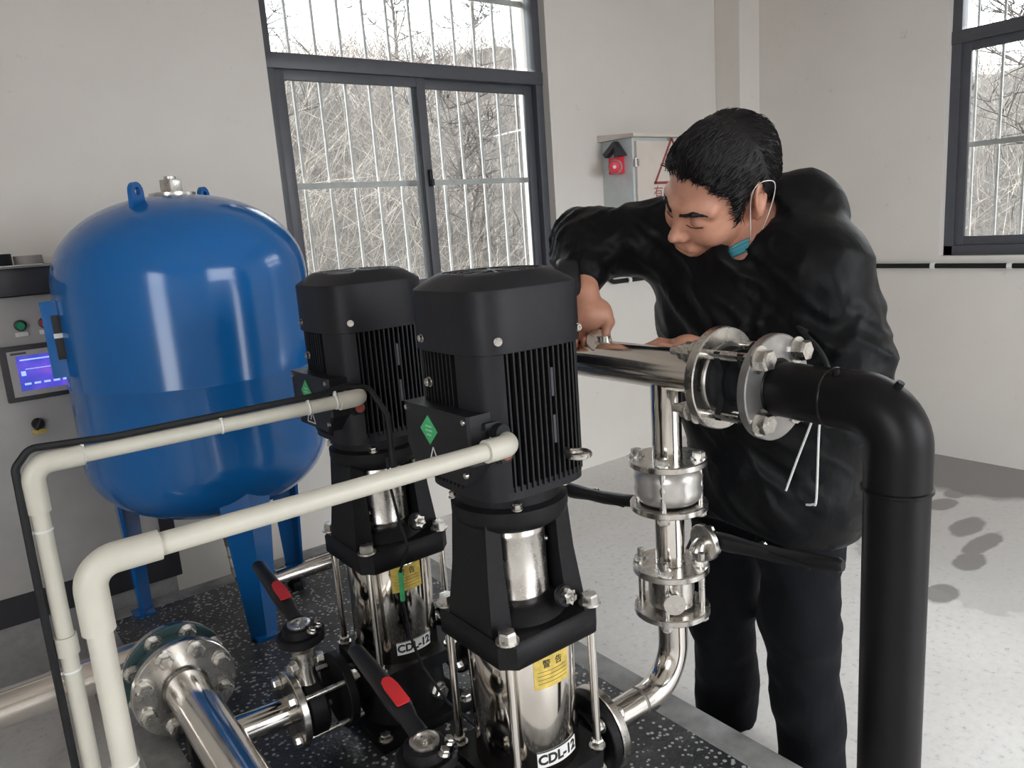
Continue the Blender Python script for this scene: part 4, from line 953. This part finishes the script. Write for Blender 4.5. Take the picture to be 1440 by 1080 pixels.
def head_sdf(p):
    d = el(p, (-.010, 0, .028), (.089, .079, .086))
    d = smin(d, el(p, (.030, 0, -.030), (.066, .064, .088)), .03)
    d = smin(d, rc(p, (.062, -.012, -.104), (.062, .012, -.104), .022, .022), .035)
    for s in (-1, 1):
        d = smin(d, rc(p, (.004, s * .056, -.070), (.055, s * .022, -.100), .017, .020), .025)
        d = smin(d, el(p, (.056, s * .040, -.034), (.032, .026, .028)), .022)
        d = smin(d, rc(p, (.084, s * .012, .017), (.066, s * .050, .018), .0125, .011), .014)
        d = smax(d, -el(p, (.099, s * .031, -.002), (.018, .019, .011)), .012)
        d = smin(d, el(p, (.0745, s * .0325, -.003), (.0165, .0165, .0145)), .004)
        d = smax(d, -rc(p, (.0925, s * .018, -.0095), (.0835, s * .047, -.0085), .0013, .0013), .003)
    d = smin(d, rc(p, (.088, 0, .012), (.106, 0, -.030), .0080, .0105), .012)
    d = smin(d, el(p, (.110, 0, -.033), (.0115, .0110, .0095)), .006)
    for s in (-1, 1):
        d = smin(d, el(p, (.099, s * .0135, -.0375), (.0105, .0075, .008)), .006); d = smax(d, -el(p, (.108, s * .0075, -.0465), (.006, .0038, .004)), .003)
    d = smin(d, el(p, (.088, 0, -.068), (.015, .030, .020)), .012)
    d = smin(d, rc(p, (.096, -.018, -.0645), (.096, .018, -.0645), .0055, .0055), .008); d = smin(d, rc(p, (.093, -.015, -.078), (.093, .015, -.078), .0065, .0065), .008)
    d = smax(d, -rc(p, (.103, -.024, -.0715), (.103, .024, -.0715), .0022, .0022), .003)
    for s in (-1, 1):
        a = math.radians(28) * s; Rm = np.array([[math.cos(a), -math.sin(a), 0], [math.sin(a), math.cos(a), 0], [0, 0, 1]], np.float32)
        e = el(p, (-.013, s * .082, .002), (.024, .0075, .036), Rm); e = smin(e, el(p, (-.004, s * .080, -.028), (.011, .007, .013), Rm), .01)
        e = smax(e, -el(p, (-.009, s * .0905, .006), (.0145, .0065, .023), Rm), .004); d = smin(d, e, .006)
    return d
def neck(W): return rc(W, KN, NK, .055, .066)
def hand_R(W):
    q = A3(1.122, 1.212, 1.150); s = unit([.62, -.52, 0.1]); dn = A3(0, 0, -1); fw = unit(np.cross(s, [0, 0, 1.]))*-1
    d = smin(rc(W, ER + (WR - ER) * .45, WR, .037, .029), rc(W, WR, q, .029, .034), .02); d = smin(d, rc(W, q - s * .022, q + s * .024, .026, .025), .02)
    for k, (o, L) in enumerate(((-.036, .021), (-.012, .025), (.012, .025), (.034, .023))):
        b = q + s * o + np.array([0, 0, -.012]); j1 = b + np.array([0, 0, -.030]) + fw * .004; j2 = j1 + np.array([0, 0, -L * .7]) - fw * .016; j3 = j2 - fw * .012 + np.array([0, 0, .012])
        d = smin(d, rc(W, b, j1, .0115, .0105), .010); d = smin(d, rc(W, j1, j2, .0105, .009), .004); d = smin(d, rc(W, j2, j3, .009, .008), .003)
    b = q + s * .030 + np.array([0, 0, .01]); j1 = b + s * .012 - fw * .016 + np.array([0, 0, -.030]); j2 = j1 - s * .012 - fw * .008 + np.array([0, 0, -.024])
    d = smin(d, rc(W, b, j1, .0135, .0115), .012); d = smin(d, rc(W, j1, j2, .0115, .009), .004)
    return d
def hand_L(W):
    q = A3(1.200, 1.005, 1.088); dirn = unit([-.62, .75, -.02]); s = unit(np.cross([0, 0, 1], dirn)); d = rc(W, WL, q, .027, .024)
    d = smin(d, rc(W, q + s * .022 + dirn * .02, q - s * .022 + dirn * .02, .0165, .0165), .02)
    for o, L in ((-.030, .064), (-.010, .074), (.010, .070), (.028, .056)):
        b = q + s * o + dirn * .028; j = b + dirn * L * .5 + np.array([0, 0, .008]); e = j + dirn * L * .5 + np.array([0, 0, -.012])
        d = smin(d, rc(W, b, j, .0095, .0088), .006); d = smin(d, rc(W, j, e, .0088, .0072), .003)
    b = q - s * .020; j = b - s * .020 + dirn * .030; e = j + dirn * .032 - s * .004 + np.array([0, 0, -.004])
    d = smin(d, rc(W, b, j, .0125, .0105), .010); return smin(d, rc(W, j, e, .0105, .0085), .003)
def body_core(W):
    d = rc(W, NK, CH, .085, .125); d = smin(d, rc(W, CH, BE, .125, .125), .08); d = smin(d, rc(W, BE, PE, .125, .13), .06)
    d = smin(d, rc(W, JL, JR, .055, .055), .06); d = smin(d, rc(W, JL, EL, .05, .042), .03); d = smin(d, rc(W, EL, WL, .042, .029), .02)
    d = smin(d, rc(W, JR, ER, .05, .042), .03); d = smin(d, rc(W, ER, WR, .042, .029), .02)
    for h_, k_, a_l in ((HL_, KL, AL), (HRt, KR, AR)): d = smin(d, rc(W, h_, k_, .078, .055), .05); d = smin(d, rc(W, k_, a_l, .055, .038), .02)
    return smin(d, neck(W), .04)
man = thing('person', 'man in black jacket and trousers leaning over the discharge header with a lowered blue mask', 'person', (1.45, 1.0, 0))
# one continuous body: coarse trunk and limbs, fine head and hands, joined inside the clothes
bm_all = bmesh.new()
def add_mesh(me): bm_all.from_mesh(me); bpy.data.meshes.remove(me)
add_mesh(nets(body_core, (1.05, .62, .02), (1.66, 1.50, 1.36), .012, 'body', M['skin']))
add_mesh(nets(lambda p: smin(head_sdf(p), rc(p, (HR.T @ (KN - HC_)) / HSV, (HR.T @ (NK - HC_)) / HSV, .052, .062), .03), (-.19, -.125, -.205), (.135, .125, .13), .0026, 'head', M['skin'], (HR * HSV, HC_.astype(np.float64))))
add_mesh(nets(hand_R, (1.02, 1.10, 1.05), (1.24, 1.31, 1.24), .0028, 'hand', M['skin']))
add_mesh(nets(hand_L, (1.03, .87, 1.03), (1.29, 1.16, 1.16), .0028, 'hand', M['skin']))
bme = bpy.data.meshes.new('body'); bm_all.to_mesh(bme); bm_all.free(); bme.materials.append(M['skin']); bme.shade_smooth()
rawpart('body', bme, man)
def hair_sdf(p):
    q = p + 0
    n = vn(p, (60, 60, 14)) * .003 + vn(p, (24, 24, 12)) * .007
    d = el(p, (-.011, 0, .031), (.099, .089, .093)) + n
    x, y, z = p[:, 0], np.abs(p[:, 1]), p[:, 2]
    line = np.interp(x, [-.11, -.055, -.03, -.012, .004, .030, .038, .060, .080, .12], [-.062, -.052, -.020, .038, .040, -.018, .030, .068, .083, .090]).astype(np.float32)
    front = .083 + .012 * np.cos(y * 40) - x * 0
    line = np.where((x > .060), np.minimum(line, front), line) + vn(p, (110, 110, 20)) * .014
    d = smax(d, (line - z) * .8, .008)
    side = rc(p, (.024, .0715, .03), (.028, .0660, -.028), .0125, .0060); sid2 = rc(p, (.024, -.0715, .03), (.028, -.0660, -.028), .0125, .0060)
    d = smin(d, np.minimum(side, sid2) + n * .4, .008)
    return d
rawpart('hair', nets(hair_sdf, (-.15, -.12, -.10), (.13, .12, .155), .0026, 'hair', M['hair'], (HR * HSV, HC_.astype(np.float64))), man)
# short strands lying over the hair, combed forward from the crown
hs = MB(); rr = random.Random(4); hob = [o for o in bpy.data.objects if o.name == 'hair'][0]; off = LOC['hair']
for k in rr.sample(range(len(hob.data.vertices)), min(5200, len(hob.data.vertices))):
    v = hob.data.vertices[k]; p = v.co + off; nrm = v.normal.normalized()
    fl_ = V((HR @ np.array([1.0, rr.uniform(-.35, .35), rr.uniform(-.5, .1)])).tolist()) if (HR.T @ (np.array(p) - HC_))[0] > -.03 else V((HR @ np.array([-.4, rr.uniform(-.3, .3), -1])).tolist())
    fl_ = (fl_ - nrm * fl_.dot(nrm)).normalized(); L = rr.uniform(.012, .026); lift = rr.uniform(.0008, .0045)
    hs.tube([p - nrm * .0012, p + fl_ * L * .5 + nrm * lift * .6, p + fl_ * L - nrm * (L * L * 3.2 - lift * .7)], .0007, 3, False, [.0009, .0008, .0002])
tag(part('hair_strands', hs, M['hair'], man), kind='stuff')
for s in (-1, 1):
    def br(p): return smax(rc(p, (.0925, s * .014, .0165), (.083, s * .036, .0225), .0046, .0042), -rc(p, (.08, 0, -.1), (.08, 0, -.099), .001, .001), .001)
    def brow(p):
        d = rc(p, (.0955, s * .013, .0145), (.0880, s * .034, .0205), .0046, .0042); return smin(d, rc(p, (.0880, s * .034, .0205), (.0735, s * .056, .0165), .0042, .0022), .004) + vn(p, (300, 300, 300)) * .003
    rawpart('eyebrow', nets(brow, (.055, min(0, s * .07), .0), (.11, max(0, s * .07), .04), .0018, 'eyebrow', M['hair'], (HR * HSV, HC_.astype(np.float64))), man)
    lash = MB().tube([hw((.0935, s * .017, -.0085)), hw((.0925, s * .026, -.0102)), hw((.0895, s * .036, -.0098)), hw((.0835, s * .047, -.0075))], .0009, 6)
    part('eyelashes', lash, M['hair'], man)
def lipf(p): return smin(rc(p, (.0995, -.017, -.0660), (.0995, .017, -.0660), .0040, .0040), rc(p, (.0965, -.014, -.0775), (.0965, .014, -.0775), .0045, .0045), .002)
rawpart('lips', nets(lipf, (.08, -.03, -.09), (.12, .03, -.055), .0015, 'lips', M['lip'], (HR * HSV, HC_.astype(np.float64))), man)
mb = MB(); lo = []                                   # pleated mask pulled down under the chin
cols_ = [((.0222, .0858, -.062), (.0283, .0931, -.0683), (.0341, .1001, -.0751)), ((.0304, .0786, -.066), (.0362, .0856, -.0728), (.042, .0926, -.0796)),
         ((.0388, .0713, -.0716), (.0442, .0779, -.0782), (.0496, .0845, -.0848)), ((.0479, .0627, -.0793), (.0526, .0686, -.0853), (.0572, .0745, -.0912)),
         ((.0600, .0480, -.098), (.0613, .0520, -.108), (.0640, .0560, -.116)), ((.080, 0, -.134), (.076, 0, -.146), (.070, 0, -.156))]
cols_ = cols_ + [tuple((x, -y, z) for x, y, z in c) for c in reversed(cols_[:-1])]
for c in cols_:
    W3 = [V(hw(q).tolist()) for q in c]; sg = 1 if c[0][1] > 0 else -1 if c[0][1] < 0 else 0
    n_ = V((-.94, -.26, .16)) if sg > 0 else V((HR @ np.array([.5, -.6, -.6])).tolist()).normalized() if sg < 0 else V((HR @ np.array([.8, 0, -.6])).tolist()).normalized()
    row = [(W3[0].lerp(W3[1], k / 4) if k <= 4 else W3[1].lerp(W3[2], (k - 4) / 4)) + n_ * (.0055 + (.0013 if k % 2 else -.0013) + .003 * math.sin(k / 8 * PI)) for k in range(9)]
    lo.append(row + [q - n_ * .0014 for q in reversed(row)])
mb.loft([[V(q) for q in L] for L in lo]); mk = part('face_mask', mb, M['mask'], man, ang=60)
for s in (-1, 1):
    part('ear_loop', MB().tube(smooth_path([hw((.0245, s * .0905, -.064)), hw((.020, s * .088, -.045)), hw((.010, s * .083, .006)), hw((.004, s * .087, .034)), hw((-.010, s * .092, .042)), hw((-.032, s * .094, .026)), hw((-.034, s * .091, -.004)), hw((-.014, s * .094, -.036)), hw((.012, s * .0985, -.062)), hw((.032, s * .104, -.075))]), .0010, 6), M['white'], mk)
# --- jacket
_RW = np.array(Matrix.Rotation(.7, 3, V((1, .3, .2))), np.float32)
def crumple(W, a=1.): return a * (vn(W, (8, 8, 9)) * .026 + (np.abs(vn(W @ _RW + 3.1, (7, 9, 20))) - .15) * .030 + np.clip(.12 - np.abs(vn(W @ _RW + 7.7, (12, 12, 30))), 0, 1) * -.045)
def jacket_sdf(W):
    d = rc(W, CH + A3(0, 0, .02), BE, .150, .152); d = smin(d, rc(W, BE, A3(1.455, .985, .72), .150, .158), .06)
    d = smin(d, rc(W, A3(1.43, .875, 1.10), A3(1.415, 1.12, 1.12), .135, .125), .07)
    d = smin(d, rc(W, A3(1.455, .89, .72), A3(1.46, 1.08, .72), .115, .115), .08); d = smin(d, rc(W, A3(1.45, .88, .92), A3(1.45, 1.09, .92), .120, .115), .08)
    d = smin(d, rc(W, JL + A3(.02, .02, -.01), JR + A3(.03, -.01, -.02), .098, .092), .07); d = smin(d, rc(W, NK + A3(.03, -.01, .0), CH, .10, .14), .06)
    # hood and collar lying behind the neck
    hd = rc(W, A3(1.385, .895, 1.290), A3(1.455, .935, 1.345), .045, .056); hd = smin(hd, rc(W, A3(1.455, .935, 1.345), A3(1.445, 1.055, 1.360), .056, .055), .05); hd = smin(hd, rc(W, A3(1.445, 1.055, 1.360), A3(1.375, 1.125, 1.330), .055, .042), .04)
    hd = smin(hd, rc(W, A3(1.455, .905, 1.30), A3(1.49, .90, 1.18), .075, .06), .08)
    d = smin(d, hd, .035)
    col_ = rc(W, A3(1.345, .905, 1.290), A3(1.300, .985, 1.262), .034, .034); col_ = smin(col_, rc(W, A3(1.300, .985, 1.262), A3(1.310, 1.075, 1.280), .034, .034), .02); d = smin(d, col_, .03)
    aL = smin(rc(W, JL, EL, .094, .078), rc(W, EL, EL + (WL - EL) * .86, .078, .050), .04); d = smin(d, aL, .035)
    aR = smin(rc(W, JR, ER, .088, .070), rc(W, ER, ER + (WR - ER) * .60, .066, .048), .04); d = smin(d, aR, .035)
    for b, e in ((ER, WR),): pass
    # front zip edge and hem folds
    cr = np.exp(-(np.linalg.norm(W - ER, axis=1) / .11) ** 2) + .8 * np.exp(-(np.linalg.norm(W - (JR + A3(-.03, .02, .03)), axis=1) / .09) ** 2) + .7 * np.exp(-(np.linalg.norm(W - EL, axis=1) / .12) ** 2)
    d = d + crumple(W, .75) + cr * (np.abs(vn(W @ _RW + 1.7, (20, 44, 20))) - .15) * .034
    d = smax(d, .655 + .02 * np.sin(W[:, 1] * 14) - W[:, 2], .012)
    d = smax(d, -rc(W, hw((.034, .086, -.071)), hw((.046, .084, -.080)), .028, .027), .010)
    # hollow for neck
    return smax(d, -smin(rc(W, KN, NK + A3(-.01, 0, .03), .060, .066), smin(rc(W, hw((.02, 0, -.06)), hw((.03, 0, -.11)), .080, .066), rc(W, hw((.0, .05, -.05)), hw((.010, .075, -.095)), .062, .044), .02), .02), .012)
jk = rawpart('jacket', nets(jacket_sdf, (1.04, .62, .62), (1.70, 1.46, 1.46), .0068, 'jacket', M['jacket']), man)
# cuffs, drawcord
for E_, W_, r, f0, f1 in ((ER, WR, .048, .53, .66), (EL, WL, .049, .80, .92)):
    a = E_ + (W_ - E_) * f0; b = E_ + (W_ - E_) * f1; dd = V((b - a).tolist()).normalized(); L = float(np.linalg.norm(b - a))
    part('cuff', MB().lathe([(r - .003, 0), (r + .004, .004), (r + .002, L * .5), (r + .003, L - .003), (r - .006, L), (r - .010, L * .7)], at(V(a.tolist()), dd), 28), M['jacket'], man)
for pts in ([(1.27, .775, 1.03), (1.225, .745, .99), (1.21, .745, .962), (1.21, .770, .895), (1.21, .793, .83)], [(1.27, .755, 1.03), (1.222, .728, .99), (1.21, .727, .962), (1.21, .731, .831), (1.21, .738, .817), (1.21, .751, .813)]):
    part('drawcord', MB().tube(smooth_path(pts), .0022, 8), M['white'], man)
part('cord_loop', MB().tube(smooth_path([(1.285, .80, 1.12), (1.235, .785, 1.135), (1.21, .755, 1.127), (1.208, .729, 1.105), (1.208, .711, 1.075), (1.212, .706, 1.03), (1.24, .715, .98), (1.275, .74, .97)]), .0042, 8), M['rubber'], man)
# --- trousers and shoes
def trouser_sdf(W):
    d = rc(W, A3(1.46, .93, .84), A3(1.46, 1.05, .84), .125, .125)
    for h_, k_, a_l, s in ((HL_, KL, AL, 1), (HRt, KR, AR, -1)):
        d = smin(d, rc(W, h_, k_, .108, .083), .03); d = smin(d, rc(W, k_, a_l, .083, .076), .04)
    d = d + vn(W, (11, 11, 17)) * .018 + vn(W + 5., (24, 24, 34)) * .008
    d = smax(d, .055 - W[:, 2], .006); return smax(d, W[:, 2] - .93, .01)
rawpart('trousers', nets(trouser_sdf, (1.26, .72, .03), (1.66, 1.28, .97), .010, 'trousers', M['trousers']), man)
for a_l in (AL, AR):
    def shoe(W):
        d = rc(W, a_l + A3(.045, 0, -.035), a_l + A3(-.05, 0, -.035), .042, .044); d = smin(d, rc(W, a_l + A3(-.05, 0, -.04), a_l + A3(-.165, .0, -.045), .044, .038), .04); d = smin(d, rc(W, a_l, a_l + A3(0, 0, .04), .045, .05), .03)
        return smax(d, .0015 - W[:, 2], .004)
    rawpart('shoe', nets(shoe, a_l - A3(.26, .08, .10), a_l + A3(.12, .08, .12), .008, 'shoe', M['shoe']), man)
# --- wrench in his right hand, jaws on the header's top boss
t = thing('wrench', 'steel open-ended wrench gripped in the fist of the man on top of the header', 'wrench', (RX, 1.18, HZ + .05))
wd = V((.10, -.30, -.95)).normalized(); wm = at((1.120, 1.187, 1.118), (.45, -.6, -.75))
h0, h1 = V((1.128, 1.262, 1.170)), V((1.116, 1.192, 1.112)); dv = (h1 - h0).normalized()
sx = dv.cross(V((.62, -.52, .1))).normalized(); sy = V(sx).cross(dv)
def wsec(s, a, b): c = h0.lerp(h1, s); return [c + sy * (a * math.cos(q)) + sx * (b * math.sin(q)) for q in [2 * PI * i / 12 for i in range(12)]]
part('handle', MB().loft([wsec(0, .006, .004), wsec(.05, .0115, .0055), wsec(.9, .0105, .0055), wsec(1.05, .015, .0065)]), M['steel2'], t)
jm = basis(sy, dv, sx, h1 + dv * .014)
part('jaw', MB().prism([(-.016, -.016), (.016, -.016), (.026, .002), (.024, .022), (.013, .034), (.0105, .008), (-.0105, .008), (-.013, .034), (-.024, .022), (-.026, .002)], -.006, .006, jm), M['steel2'], t, ang=25)
